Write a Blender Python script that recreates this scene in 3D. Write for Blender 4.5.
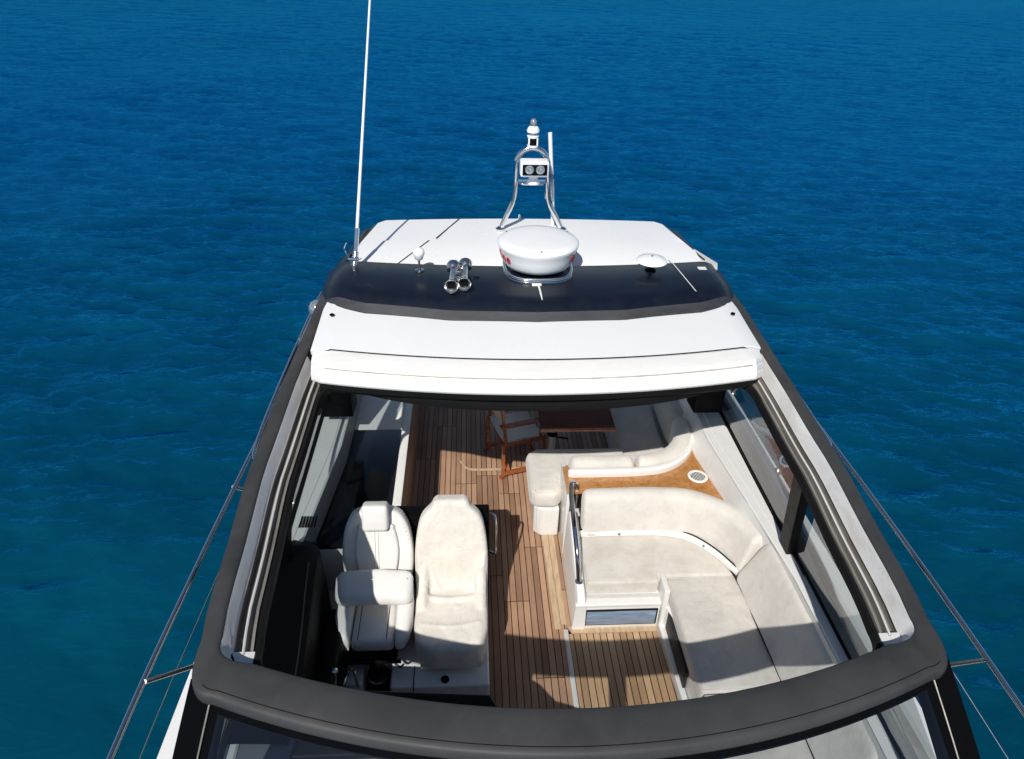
import bpy, bmesh, math, random
import numpy as np
from mathutils import Vector, Matrix, noise
random.seed(7)
for o in list(bpy.data.objects): bpy.data.objects.remove(o, do_unlink=True)
S = bpy.context.scene
COL = S.collection
R = math.radians
# ------------------------------------------------------------------ camera
# frame of the boat: +X to starboard side of the picture, +Y towards the stern, Z up, saloon floor at z=0
PITCH, YAW, ROLL = R(32.469), R(3.954), R(1.659)
CAM = Vector((-0.502, 0.0, 4.8))
fwd = Vector((math.sin(YAW)*math.cos(PITCH), math.cos(YAW)*math.cos(PITCH), -math.sin(PITCH)))
rt = Vector((math.cos(YAW), -math.sin(YAW), 0)); up = rt.cross(fwd)
rt, up = rt*math.cos(ROLL)+up*math.sin(ROLL), up*math.cos(ROLL)-rt*math.sin(ROLL)
cd = bpy.data.cameras.new('Camera'); cam = bpy.data.objects.new('Camera', cd); COL.objects.link(cam)
m = Matrix((rt, up, -fwd)).transposed().to_4x4(); m.translation = CAM
cam.matrix_world = m
cd.sensor_width = 36.0; cd.lens = 711.16/1024*36; cd.clip_start = .05; cd.clip_end = 20000
S.camera = cam
# ------------------------------------------------------------------ sky and sun
SUN = Vector((-.33, -.935, 1.0)).normalized()
SEA_Z = -1.9
w = bpy.data.worlds.new('World'); S.world = w; w.use_nodes = True
nt = w.node_tree; nt.nodes.clear()
sky = nt.nodes.new('ShaderNodeTexSky'); sky.sky_type = 'NISHITA'; sky.sun_disc = False
sky.sun_elevation = math.asin(SUN.z); sky.sun_rotation = math.atan2(SUN.x, SUN.y)
sky.air_density = 1.0; sky.dust_density = .3; sky.ozone_density = 1.8
bg = nt.nodes.new('ShaderNodeBackground'); bg.inputs['Strength'].default_value = .072
ow = nt.nodes.new('ShaderNodeOutputWorld')
nt.links.new(sky.outputs[0], bg.inputs[0]); nt.links.new(bg.outputs[0], ow.inputs[0])
sl = bpy.data.lights.new('Sun', 'SUN'); sl.energy = 4.7; sl.angle = R(.53); sl.color = (1.0, .965, .915)
so = bpy.data.objects.new('Sun', sl); COL.objects.link(so)
so.rotation_euler = (-SUN).to_track_quat('-Z', 'Y').to_euler(); so.location = SUN*30
vs = S.view_settings; vs.view_transform = 'Standard'; vs.look = 'None'; vs.gamma = 1; vs.exposure = 0.0
vs.use_curve_mapping = False
S.render.engine = 'CYCLES'
try:
    S.cycles.max_bounces = 10; S.cycles.transparent_max_bounces = 16
except Exception: pass

# ------------------------------------------------------------------ materials
def node(nt, t, **k):
    n = nt.nodes.new(t)
    for a, b in k.items():
        if a in ('operation', 'blend_type', 'data_type', 'noise_dimensions', 'wave_type', 'bands_direction', 'feature', 'distance', 'use_clamp', 'noise_type'):
            setattr(n, a, b)
        else: n.inputs[a].default_value = b
    return n
def new_mat(name):
    m = bpy.data.materials.new(name); m.use_nodes = True
    nt = m.node_tree; nt.nodes.clear()
    return m, nt
def ramp(nt, src, p0, p1, c0, c1):
    r = nt.nodes.new('ShaderNodeValToRGB')
    e = r.color_ramp.elements
    e[0].position = p0; e[1].position = p1
    e[0].color = (*c0, 1); e[1].color = (*c1, 1)
    nt.links.new(src, r.inputs[0]); return r
def mat(name, col, rough=.5, metal=0.0, var=.12, vscale=3.0, bump=0.0, bscale=60.0, coat=0.0, dirt=0.0, dcol=(.25, .2, .15), sheen=0.0, spec=.5, rvar=.12, stretch=(1, 1, 1), bdist=.004, big=0.0):
    """procedural surface: uneven tone, uneven gloss, optional grain bump and stains"""
    m, nt = new_mat(name)
    L = nt.links.new
    out = node(nt, 'ShaderNodeOutputMaterial'); p = node(nt, 'ShaderNodeBsdfPrincipled')
    tc = node(nt, 'ShaderNodeTexCoord'); mp = node(nt, 'ShaderNodeMapping'); mp.inputs['Scale'].default_value = stretch
    L(tc.outputs['Object'], mp.inputs[0])
    n1 = node(nt, 'ShaderNodeTexNoise', Scale=vscale, Detail=6, Roughness=.6); L(mp.outputs[0], n1.inputs[0])
    lo = tuple(c*(1-var) for c in col); hi = tuple(min(1, c*(1+var*.6)) for c in col)
    cr = ramp(nt, n1.outputs[0], .3, .7, lo, hi); c = cr.outputs[0]
    if dirt:
        n2 = node(nt, 'ShaderNodeTexNoise', Scale=vscale*2.3, Detail=8, Roughness=.7, Distortion=.6); L(mp.outputs[0], n2.inputs[0])
        r2 = ramp(nt, n2.outputs[0], .47, .74, (0, 0, 0), (dirt,)*3)
        mx = node(nt, 'ShaderNodeMix', data_type='RGBA'); L(r2.outputs[0], mx.inputs[0]); L(c, mx.inputs[6]); mx.inputs[7].default_value = (*dcol, 1); c = mx.outputs[2]
    L(c, p.inputs['Base Color'])
    n3 = node(nt, 'ShaderNodeTexNoise', Scale=vscale*4, Detail=5); L(mp.outputs[0], n3.inputs[0])
    mr = node(nt, 'ShaderNodeMapRange'); mr.inputs['To Min'].default_value = max(.02, rough-rvar); mr.inputs['To Max'].default_value = min(1, rough+rvar)
    L(n3.outputs[0], mr.inputs[0]); L(mr.outputs[0], p.inputs['Roughness'])
    p.inputs['Metallic'].default_value = metal; p.inputs['Specular IOR Level'].default_value = spec
    p.inputs['Coat Weight'].default_value = coat; p.inputs['Coat Roughness'].default_value = .06
    if sheen: p.inputs['Sheen Weight'].default_value = sheen
    if bump or big:
        prev = None
        if big:
            nb = node(nt, 'ShaderNodeTexNoise', Scale=5.0, Detail=3, Distortion=1.2); L(mp.outputs[0], nb.inputs[0])
            b0 = node(nt, 'ShaderNodeBump', Strength=big, Distance=.03); L(nb.outputs[0], b0.inputs['Height']); prev = b0.outputs[0]
        b = node(nt, 'ShaderNodeBump', Strength=bump, Distance=bdist)
        n4 = node(nt, 'ShaderNodeTexNoise', Scale=bscale, Detail=4); L(mp.outputs[0], n4.inputs[0]); L(n4.outputs[0], b.inputs['Height'])
        if prev: L(prev, b.inputs['Normal'])
        L(b.outputs[0], p.inputs['Normal'])
    L(p.outputs[0], out.inputs[0])
    return m
def glass_mat(name, tint, refl=1.0, rough=.02):
    """thin tinted pane: lets sun and view through, mirrors the sky by Fresnel"""
    m, nt = new_mat(name); L = nt.links.new
    out = node(nt, 'ShaderNodeOutputMaterial')
    tr = node(nt, 'ShaderNodeBsdfTransparent'); tr.inputs[0].default_value = (*tint, 1)
    gl = node(nt, 'ShaderNodeBsdfGlossy', Roughness=rough); gl.inputs[0].default_value = (refl, refl, refl, 1)
    g = node(nt, 'ShaderNodeNewGeometry'); dt = node(nt, 'ShaderNodeVectorMath', operation='DOT_PRODUCT'); L(g.outputs['Normal'], dt.inputs[0]); L(g.outputs['Incoming'], dt.inputs[1])
    ab = node(nt, 'ShaderNodeMath', operation='ABSOLUTE'); L(dt.outputs['Value'], ab.inputs[0])
    iv = node(nt, 'ShaderNodeMath', operation='SUBTRACT'); iv.inputs[0].default_value = 1.0; L(ab.outputs[0], iv.inputs[1])
    pw = node(nt, 'ShaderNodeMath', operation='POWER'); L(iv.outputs[0], pw.inputs[0]); pw.inputs[1].default_value = 5.0
    fr = node(nt, 'ShaderNodeMapRange'); L(pw.outputs[0], fr.inputs[0]); fr.inputs['To Min'].default_value = .06; fr.inputs['To Max'].default_value = 1.0
    mx = node(nt, 'ShaderNodeMixShader'); L(fr.outputs[0], mx.inputs[0]); L(tr.outputs[0], mx.inputs[1]); L(gl.outputs[0], mx.inputs[2])
    L(mx.outputs[0], out.inputs[0]); return m
def teak_mat(name, base, dark, pitch=.053, x0=0.0, length=1.35, wet=.55, caulk=.09):
    """laid deck planks running fore and aft, black caulking, butt joints, each plank of its own tone"""
    m, nt = new_mat(name); L = nt.links.new
    out = node(nt, 'ShaderNodeOutputMaterial'); p = node(nt, 'ShaderNodeBsdfPrincipled', Roughness=wet)
    p.inputs['Specular IOR Level'].default_value = .3
    g = node(nt, 'ShaderNodeNewGeometry'); sp = node(nt, 'ShaderNodeSeparateXYZ'); L(g.outputs['Position'], sp.inputs[0])
    def M(op, a, b=None):
        n = node(nt, 'ShaderNodeMath', operation=op)
        for i, v in enumerate((a, b)):
            if v is None: continue
            if isinstance(v, (int, float)): n.inputs[i].default_value = v
            else: L(v, n.inputs[i])
        return n.outputs[0]
    wob = node(nt, 'ShaderNodeTexNoise', Scale=1.6, Detail=2); L(g.outputs['Position'], wob.inputs[0])
    xs = M('ADD', sp.outputs[0], M('MULTIPLY', M('SUBTRACT', wob.outputs[0], .5), .006))
    u = M('DIVIDE', M('SUBTRACT', xs, x0), pitch)
    idx = M('FLOOR', u); fx = M('FRACT', u)
    edge = M('MINIMUM', fx, M('SUBTRACT', 1.0, fx))
    c1 = M('LESS_THAN', edge, caulk*.5)
    wn = node(nt, 'ShaderNodeTexWhiteNoise', noise_dimensions='1D'); L(M('FLOOR', M('DIVIDE', u, 4.0)), wn.inputs['W'])
    v = M('ADD', M('DIVIDE', sp.outputs[1], length), wn.outputs[0])
    fy = M('FRACT', v); c2 = M('LESS_THAN', M('MINIMUM', fy, M('SUBTRACT', 1.0, fy)), .0022)
    mask = M('MAXIMUM', c1, c2)
    w2 = node(nt, 'ShaderNodeTexWhiteNoise', noise_dimensions='2D')
    cb = node(nt, 'ShaderNodeCombineXYZ'); L(idx, cb.inputs[0]); L(M('FLOOR', v), cb.inputs[1]); L(cb.outputs[0], w2.inputs['Vector'])
    mp = node(nt, 'ShaderNodeMapping'); mp.inputs['Scale'].default_value = (70, 2.2, 8); L(g.outputs['Position'], mp.inputs[0])
    gn = node(nt, 'ShaderNodeTexNoise', Scale=1.0, Detail=7, Roughness=.65); L(mp.outputs[0], gn.inputs[0])
    st = node(nt, 'ShaderNodeTexNoise', Scale=2.4, Detail=6, Roughness=.62); L(g.outputs['Position'], st.inputs[0])
    t = M('ADD', M('ADD', M('MULTIPLY', w2.outputs[0], .46), M('MULTIPLY', gn.outputs[0], .42)), M('MULTIPLY', st.outputs[0], .52))
    cr = ramp(nt, t, .38, 1.0, dark, base)
    mx = node(nt, 'ShaderNodeMix', data_type='RGBA'); L(mask, mx.inputs[0]); L(cr.outputs[0], mx.inputs[6]); mx.inputs[7].default_value = (.012, .011, .011, 1)
    L(mx.outputs[2], p.inputs['Base Color'])
    b = node(nt, 'ShaderNodeBump', Strength=.35, Distance=.003)
    L(M('SUBTRACT', M('MULTIPLY', gn.outputs[0], .5), mask), b.inputs['Height']); L(b.outputs[0], p.inputs['Normal'])
    L(p.outputs[0], out.inputs[0]); return m
def burl_mat(name):
    m, nt = new_mat(name); L = nt.links.new
    out = node(nt, 'ShaderNodeOutputMaterial'); p = node(nt, 'ShaderNodeBsdfPrincipled', Roughness=.22)
    tc = node(nt, 'ShaderNodeTexCoord')
    a = node(nt, 'ShaderNodeTexNoise', Scale=9, Detail=8, Roughness=.7, Distortion=2.2); L(tc.outputs['Object'], a.inputs[0])
    cr = ramp(nt, a.outputs[0], .3, .7, (.26, .10, .026), (.54, .27, .095))
    b = node(nt, 'ShaderNodeTexNoise', Scale=3, Detail=5, Distortion=.8); L(tc.outputs['Object'], b.inputs[0])
    r2 = ramp(nt, b.outputs[0], .5, .75, (0, 0, 0), (.45, .45, .45))
    mx = node(nt, 'ShaderNodeMix', data_type='RGBA'); L(r2.outputs[0], mx.inputs[0]); L(cr.outputs[0], mx.inputs[6]); mx.inputs[7].default_value = (.62, .40, .20, 1)
    L(mx.outputs[2], p.inputs['Base Color']); p.inputs['Coat Weight'].default_value = .4
    L(p.outputs[0], out.inputs[0]); return m
def water_mat():
    """deep clear sea: body colour plus a blue, polarised looking reflection of the sky, wind ripples over a low swell"""
    m, nt = new_mat('sea water'); L = nt.links.new
    out = node(nt, 'ShaderNodeOutputMaterial')
    g = node(nt, 'ShaderNodeNewGeometry')
    def N(scale, sx, sy, rot, det, rough=.55, dist=0.0):
        mp = node(nt, 'ShaderNodeMapping'); mp.inputs['Scale'].default_value = (sx, sy, 1); mp.inputs['Rotation'].default_value = (0, 0, R(rot))
        L(g.outputs['Position'], mp.inputs[0])
        n = node(nt, 'ShaderNodeTexNoise', Scale=scale, Detail=det, Roughness=rough, Distortion=dist); L(mp.outputs[0], n.inputs[0]); return n.outputs[0]
    def M(op, a, b):
        n = node(nt, 'ShaderNodeMath', operation=op)
        for i, v in enumerate((a, b)):
            if isinstance(v, (int, float)): n.inputs[i].default_value = v
            else: L(v, n.inputs[i])
        return n.outputs[0]
    swell = N(.20, .45, 1.0, 14, 2); chop = N(.75, .5, 1.25, 12, 4, .6, .4); rip = N(2.0, .5, 1.2, 7, 5, .6, .6); fine = N(9, .7, 1.2, 20, 3)
    calm = N(.05, .5, 1.6, 5, 3)
    h = M('ADD', M('MULTIPLY', chop, .16), M('ADD', M('MULTIPLY', rip, .085), M('MULTIPLY', fine, .009)))
    cs = node(nt, 'ShaderNodeMapRange'); cs.inputs['From Min'].default_value = .3; cs.inputs['From Max'].default_value = .62
    cs.inputs['To Min'].default_value = .6; cs.inputs['To Max'].default_value = 1.0; L(calm, cs.inputs[0])
    b = node(nt, 'ShaderNodeBump', Distance=1.0); L(cs.outputs[0], b.inputs['Strength']); L(h, b.inputs['Height'])
    pat = N(.16, 1, 1, 0, 6, .6, .8); far = N(.02, 1, 1, 0, 3)
    patch = M('ADD', M('MULTIPLY', pat, .65), M('MULTIPLY', far, .35))
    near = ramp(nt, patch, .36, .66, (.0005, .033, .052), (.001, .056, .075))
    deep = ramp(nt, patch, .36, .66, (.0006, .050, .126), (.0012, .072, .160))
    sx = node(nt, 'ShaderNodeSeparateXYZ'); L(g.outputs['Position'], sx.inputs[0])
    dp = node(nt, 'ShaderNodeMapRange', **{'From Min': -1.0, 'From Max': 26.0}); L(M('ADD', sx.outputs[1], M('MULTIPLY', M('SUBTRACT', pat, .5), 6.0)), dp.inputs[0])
    mx = node(nt, 'ShaderNodeMix', data_type='RGBA'); L(dp.outputs[0], mx.inputs[0]); L(near.outputs[0], mx.inputs[6]); L(deep.outputs[0], mx.inputs[7])  # teal to blue going aft: viewing angle effect painted in by position
    # wave shading put into the water colour: lighter crests, darker troughs
    cr = node(nt, 'ShaderNodeMapRange', **{'From Min': SEA_Z-.05, 'From Max': SEA_Z+.05, 'To Min': .84, 'To Max': 1.17})
    L(M('ADD', sx.outputs[2], M('MULTIPLY', M('SUBTRACT', M('ADD', M('MULTIPLY', chop, .4), M('MULTIPLY', rip, .6)), .5), .12)), cr.inputs[0])
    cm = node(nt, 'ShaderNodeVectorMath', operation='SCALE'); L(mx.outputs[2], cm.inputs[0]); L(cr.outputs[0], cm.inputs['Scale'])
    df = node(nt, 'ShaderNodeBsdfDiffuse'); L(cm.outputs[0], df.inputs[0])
    nm = node(nt, 'ShaderNodeMix', data_type='VECTOR'); nm.inputs[0].default_value = .45; nm.inputs[4].default_value = (0, 0, 1); L(b.outputs[0], nm.inputs[5]); L(nm.outputs[1], df.inputs['Normal'])
    gl = node(nt, 'ShaderNodeBsdfGlossy', Roughness=.07); gl.inputs[0].default_value = (.02, .40, .88, 1); L(b.outputs[0], gl.inputs['Normal'])
    lw = node(nt, 'ShaderNodeFresnel', IOR=1.333); L(b.outputs[0], lw.inputs['Normal'])
    fm = node(nt, 'ShaderNodeMapRange', **{'From Min': 0.0, 'From Max': 1.0, 'To Min': 0.0, 'To Max': 3.0}); fm.clamp = False; L(lw.outputs[0], fm.inputs[0])
    ms = node(nt, 'ShaderNodeMixShader'); fc = node(nt, 'ShaderNodeMath', operation='MINIMUM'); L(fm.outputs[0], fc.inputs[0]); fc.inputs[1].default_value = .50; L(fc.outputs[0], ms.inputs[0]); L(df.outputs[0], ms.inputs[1]); L(gl.outputs[0], ms.inputs[2])
    L(ms.outputs[0], out.inputs[0]); return m

M = {}
M['gel'] = mat('white gelcoat', (.80, .795, .78), .28, var=.03, vscale=.8, coat=.3, rvar=.06, dirt=.03, dcol=(.62, .58, .52))
M['gel_worn'] = mat('worn white gelcoat', (.66, .65, .63), .42, var=.10, vscale=3, dirt=.55, dcol=(.42, .36, .29), stretch=(1, .35, 1))
M['gel_int'] = mat('white interior laminate', (.72, .71, .68), .3, var=.05, vscale=2, coat=.2, dirt=.1, dcol=(.5, .46, .4))
M['charcoal'] = mat('weathered charcoal gelcoat', (.043, .0425, .042), .55, var=.28, vscale=1.7, bump=.06, bscale=180, dirt=.4, dcol=(.066, .065, .064), spec=.3, rvar=.1)
M['navy'] = mat('glossy navy paint', (.0045, .0075, .0155), .36, var=.2, coat=.12, spec=.35, rvar=.08, dirt=.15, dcol=(.03, .03, .035))
M['grey_face'] = mat('chalky dark grey paint', (.032, .033, .038), .6, var=.35, vscale=4, stretch=(.6, 2, 2), dirt=.3, dcol=(.09, .09, .09))
M['black'] = mat('black moulded plastic', (.003, .003, .0035), .5, var=.2, bump=.1, bscale=300, spec=.1)
M['matte'] = mat('matt black window band', (.004, .0042, .005), .6, var=.2, spec=0.0)
M['rubber'] = mat('black rubber seal', (.008, .008, .008), .7, var=.3, spec=.12)
M['lining'] = mat('dark grey lining', (.02, .02, .022), .8, var=.2, spec=.2)
M['gel_cream'] = mat('cream stained gelcoat', (.80, .785, .75), .35, var=.04, vscale=2, coat=.15, dirt=.22, dcol=(.62, .54, .43), stretch=(1, 3, 3))
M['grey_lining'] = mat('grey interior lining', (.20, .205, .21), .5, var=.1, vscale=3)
M['groove'] = mat('grimy panel joint', (.42, .37, .31), .6, var=.4, vscale=8)
M['track'] = mat('weathered aluminium track', (.27, .25, .22), .5, metal=.2, var=.4, vscale=6, stretch=(1, .2, 1), dirt=.6, dcol=(.06, .045, .03))
M['chrome'] = mat('polished steel', (.78, .79, .80), .10, metal=1.0, var=.05, rvar=.05)
M['steel'] = mat('satin steel', (.72, .70, .66), .34, metal=1.0, var=.12, rvar=.08)
M['brass'] = mat('tarnished chrome', (.70, .69, .67), .2, metal=1.0, var=.3, vscale=30, rvar=.1)
M['leather'] = mat('white leather', (.74, .72, .68), .42, var=.06, vscale=4, bump=.18, bscale=220, dirt=.12, dcol=(.5, .45, .38), big=.18)
M['cloth'] = mat('off white cotton cover', (.70, .655, .585), .9, var=.10, vscale=5, bump=.35, bscale=420, sheen=.3, dirt=.4, dcol=(.50, .44, .36), big=.5)
M['sofa'] = mat('beige suede upholstery', (.585, .55, .495), .92, var=.16, vscale=3.2, bump=.3, bscale=350, sheen=.3, dirt=.55, dcol=(.42, .365, .30), big=.3)
M['sofa_light'] = mat('pale beige suede upholstery', (.64, .605, .55), .92, var=.12, vscale=3.2, bump=.3, bscale=350, sheen=.3, dirt=.45, dcol=(.47, .41, .34), big=.3)
M['piping'] = mat('white vinyl piping', (.78, .77, .74), .4, var=.05)
M['teak'] = teak_mat('laid teak floor', (.46, .28, .175), (.20, .108, .064), .0535, x0=-1.09, caulk=.13)
M['teak_light'] = teak_mat('laid pale teak floor', (.56, .375, .215), (.30, .18, .095), .0535, x0=.31, length=4.7, caulk=.13)
M['deck_teak'] = teak_mat('weathered teak deck', (.105, .10, .092), (.07, .066, .06), .05, x0=0, length=2.1)
M['plank'] = mat('pale teak border plank', (.52, .38, .24), .55, var=.25, vscale=6, stretch=(6, 1, 1), dirt=.3, dcol=(.35, .22, .12))
M['mahog'] = mat('varnished teak', (.34, .10, .032), .28, var=.35, vscale=8, stretch=(1, 1, 1), coat=.4)
M['table'] = mat('dark varnished table top', (.10, .030, .012), .45, var=.35, vscale=5, stretch=(.5, 5, 1), spec=.2)
M['woodside'] = mat('brown veneer panel', (.21, .125, .085), .5, var=.25, vscale=5, stretch=(1, 1, 6))
M['burl'] = burl_mat('burr walnut veneer')
M['canvas'] = mat('cream canvas', (.80, .75, .67), .95, var=.1, bump=.3, bscale=400)
M['dome'] = mat('white radome plastic', (.80, .80, .79), .35, var=.03, dirt=.12, dcol=(.6, .57, .52), vscale=4)
M['red'] = mat('red lettering', (.45, .015, .02), .4, var=.1)
M['brushed'] = mat('brushed steel with sky reflection tint', (.27, .35, .48), .3, metal=.25, var=.4, vscale=7, stretch=(.5, 1, 9), rvar=.1)  # blue of a sky reflection painted into the base colour
M['lens'] = mat('clear lamp lens', (.42, .45, .48), .1, metal=.6, var=.4, vscale=60, coat=1)
M['glass'] = glass_mat('tinted side glass', (.47, .52, .53))
M['screen'] = glass_mat('tinted windscreen glass', (.74, .77, .79))
M['mesh'] = mat('perforated black grille', (.02, .02, .02), .6, var=.8, vscale=90, rvar=.2)
M['dash'] = mat('grey padded dashboard', (.17, .175, .19), .5, var=.14, vscale=2.5, bump=.2, bscale=250)
M['bottom'] = mat('blue antifouling', (.01, .03, .09), .6)
M['blackgloss'] = mat('black glass worktop', (.006, .007, .009), .12, var=.3, rvar=.05, dirt=.1, dcol=(.05, .05, .05))

# ------------------------------------------------------------------ geometry helpers
def obj(name, bm, m, parent=None, smooth=True, angle=40):
    me = bpy.data.meshes.new(name)
    bmesh.ops.recalc_face_normals(bm, faces=bm.faces[:])
    bm.to_mesh(me); bm.free()
    for mm in (m if isinstance(m, (list, tuple)) else [m]): me.materials.append(mm)
    o = bpy.data.objects.new(name, me); COL.objects.link(o)
    if parent is not None: o.parent = parent
    if smooth:
        for p in me.polygons: p.use_smooth = True
        try: me.set_sharp_from_angle(angle=R(angle))
        except Exception: pass
    return o
def thing(name, label, cat, group=None, loc=(0, 0, 0)):
    o = bpy.data.objects.new(name, None); COL.objects.link(o); o.location = loc; o.empty_display_size = .1
    o['label'] = label; o['category'] = cat
    if group: o['group'] = group
    return o
def tag(o, label, cat, group=None):
    o['label'] = label; o['category'] = cat
    if group: o['group'] = group
    return o
def settle(root, base):
    """move a thing's origin to its base point, parts keep their place"""
    base = Vector(base); root.location = base
    for c in root.children:
        if c.parent == root: c.location = c.location - base
def B(): return bmesh.new()
def box(bm, x0, x1, y0, y1, z0, z1, bev=.006, seg=2, rot=None):
    g = bmesh.ops.create_cube(bm, size=1)
    mt = Matrix.Translation(((x0+x1)/2, (y0+y1)/2, (z0+z1)/2))
    if rot is not None: mt = mt @ rot
    mt = mt @ Matrix.Diagonal((abs(x1-x0), abs(y1-y0), abs(z1-z0), 1))
    bmesh.ops.transform(bm, matrix=mt, verts=g['verts'])
    if bev:
        es = list({e for v in g['verts'] for e in v.link_edges})
        bmesh.ops.bevel(bm, geom=es, offset=bev, segments=seg, affect='EDGES', profile=.5)
    return bm
def grid_loft(bm, secs, closed=False, caps=False):
    """secs: list of sections (equal point counts); closed: each section is a ring"""
    V = [[bm.verts.new(p) for p in s] for s in secs]
    n = len(secs[0])
    for a, b in zip(V, V[1:]):
        for i in range(n if closed else n-1):
            j = (i+1) % n
            try: bm.faces.new((a[i], a[j], b[j], b[i]))
            except ValueError: pass
    if caps and closed:
        bm.faces.new(V[0]); bm.faces.new(list(reversed(V[-1])))
    return V
def smooth_path(pts, n=6):
    """Catmull-Rom through points"""
    P = [Vector(p) for p in pts]; out = []
    for i in range(len(P)-1):
        p0 = P[max(i-1, 0)]; p1 = P[i]; p2 = P[i+1]; p3 = P[min(i+2, len(P)-1)]
        for k in range(n):
            t = k/n
            out.append(.5*((2*p1)+(p2-p0)*t+(2*p0-5*p1+4*p2-p3)*t*t+(-p0+3*p1-3*p2+p3)*t**3))
    out.append(P[-1]); return out
def tube(bm, pts, r, seg=10, r1=None, caps=True):
    P = [Vector(p) for p in pts]; secs = []; prevn = None
    for i, p in enumerate(P):
        t = (P[min(i+1, len(P)-1)]-P[max(i-1, 0)]).normalized()
        if prevn is None:
            a = Vector((0, 0, 1)) if abs(t.z) < .9 else Vector((1, 0, 0))
            nrm = (a - t*a.dot(t)).normalized()
        else: nrm = (prevn - t*prevn.dot(t)).normalized()
        prevn = nrm; bn = t.cross(nrm)
        rr = r if r1 is None else r+(r1-r)*i/(len(P)-1)
        secs.append([p+(nrm*math.cos(2*math.pi*k/seg)+bn*math.sin(2*math.pi*k/seg))*rr for k in range(seg)])
    grid_loft(bm, secs, closed=True, caps=caps); return bm
def lathe(bm, prof, c=(0, 0, 0), axis=None, seg=32, caps=True):
    """prof: list of (r, h); revolved about the axis through c"""
    ax = Vector(axis).normalized() if axis else Vector((0, 0, 1))
    q = ax.to_track_quat('Z', 'Y').to_matrix()
    c = Vector(c); secs = []
    for r, h in prof:
        secs.append([c + q @ Vector((max(r, 1e-4)*math.cos(2*math.pi*k/seg), max(r, 1e-4)*math.sin(2*math.pi*k/seg), h)) for k in range(seg)])
    grid_loft(bm, secs, closed=True, caps=caps); return bm
def prism(bm, poly, z0, z1, bev=0, seg=3):
    vs = [bm.verts.new((x, y, z0)) for x, y in poly]
    f = bm.faces.new(vs)
    e = bmesh.ops.extrude_face_region(bm, geom=[f])
    nv = [v for v in e['geom'] if isinstance(v, bmesh.types.BMVert)]
    bmesh.ops.translate(bm, vec=(0, 0, z1-z0), verts=nv)
    if bev:
        es = list({ed for v in vs+nv for ed in v.link_edges})
        bmesh.ops.bevel(bm, geom=es, offset=bev, segments=seg, affect='EDGES', profile=.6)
    return bm
def rrect(w, h, r, n=4):
    """rounded rectangle ring centred at 0, in (a, b)"""
    pts = []
    for cx, cy, a0 in ((w/2-r, h/2-r, 0), (-w/2+r, h/2-r, 90), (-w/2+r, -h/2+r, 180), (w/2-r, -h/2+r, 270)):
        for k in range(n+1):
            a = R(a0+90*k/n); pts.append((cx+r*math.cos(a), cy+r*math.sin(a)))
    return pts
def sweep_rrect(bm, path, w, h, r, lean=0.0, endround=.06):
    """cushion swept along a level path: rounded section, rounded ends, lean = outward tilt of the top"""
    P = [Vector(p) for p in path]; secs = []
    # arc length
    L = [0]
    for a, b in zip(P, P[1:]): L.append(L[-1]+(b-a).length)
    for i, p in enumerate(P):
        t = (P[min(i+1, len(P)-1)]-P[max(i-1, 0)]); t.z = 0; t.normalize()
        nrm = Vector((t.y, -t.x, 0))
        d = min(L[i], L[-1]-L[i]); s = 1.0
        if d < endround: s = .72+.28*math.sqrt(max(0, 1-(1-d/endround)**2))
        secs.append([p + nrm*(a*s + lean*b) + Vector((0, 0, b*s)) for a, b in rrect(w, h, r)])
    grid_loft(bm, secs, closed=True, caps=True); return bm
def resample(path, step):
    P = [Vector(p) for p in path]; out = [P[0]]
    for a, b in zip(P, P[1:]):
        n = max(1, int((b-a).length/step))
        for k in range(1, n+1): out.append(a.lerp(b, k/n))
    return out
def subdivide_soft(o, lev=2):
    s = o.modifiers.new('soft', 'SUBSURF'); s.levels = lev; s.render_levels = lev
def puff(bm, amt=.006, scale=7.0, seed=0.0):
    """push vertices about a little, as soft upholstery is never true"""
    for v in bm.verts:
        n = noise.noise_vector(v.co*scale+Vector((seed, seed, seed)))
        v.co += n*amt
def cushion(name, poly, z0, z1, bev, m, parent, crown=.015, amt=.004, seed=0.0, cuts=3):
    """seat cushion of any plan: bevelled, finely cut, crowned and slightly uneven"""
    bm = B(); prism(bm, poly, z0, z1, bev, 4)
    bmesh.ops.triangulate(bm, faces=[f for f in bm.faces if len(f.verts) > 4])
    bmesh.ops.subdivide_edges(bm, edges=[e for e in bm.edges if e.calc_length() > .12], cuts=cuts, use_grid_fill=True)
    xs = [v.co.x for v in bm.verts]; ys = [v.co.y for v in bm.verts]
    cx, cy = (min(xs)+max(xs))/2, (min(ys)+max(ys))/2; hx = (max(xs)-min(xs))/2; hy = (max(ys)-min(ys))/2
    for v in bm.verts:
        if v.co.z > z1-bev*.5:
            v.co.z += crown*(1-((v.co.x-cx)/hx)**2)*(1-((v.co.y-cy)/hy)**2)
    puff(bm, amt, 6, seed)
    o = obj(name, bm, m, parent, angle=60)
    # welt sewn round the top edge
    n = len(poly); pts = []
    area = sum(poly[i][0]*poly[(i+1) % n][1]-poly[(i+1) % n][0]*poly[i][1] for i in range(n))
    sg = 1 if area > 0 else -1
    for i in range(n):
        a, b, c = Vector(poly[i-1]), Vector(poly[i]), Vector(poly[(i+1) % n])
        t1 = (b-a).normalized(); t2 = (c-b).normalized()
        n1 = Vector((-t1.y, t1.x))*sg; n2 = Vector((-t2.y, t2.x))*sg
        k = n1+n2; k = k/max(.5, k.dot(n1)) if k.length > 1e-4 else n1
        q = b+k*bev*.42; pts.append(Vector((q.x, q.y, z1-bev*.10)))
    pts = resample(pts+[pts[0]], .06)
    for p in pts: p += noise.noise_vector(p*6+Vector((seed,)*3))*amt
    w_ = B(); tube(w_, pts, .0042, 6); obj('welt', w_, m, o)
    return o
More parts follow.
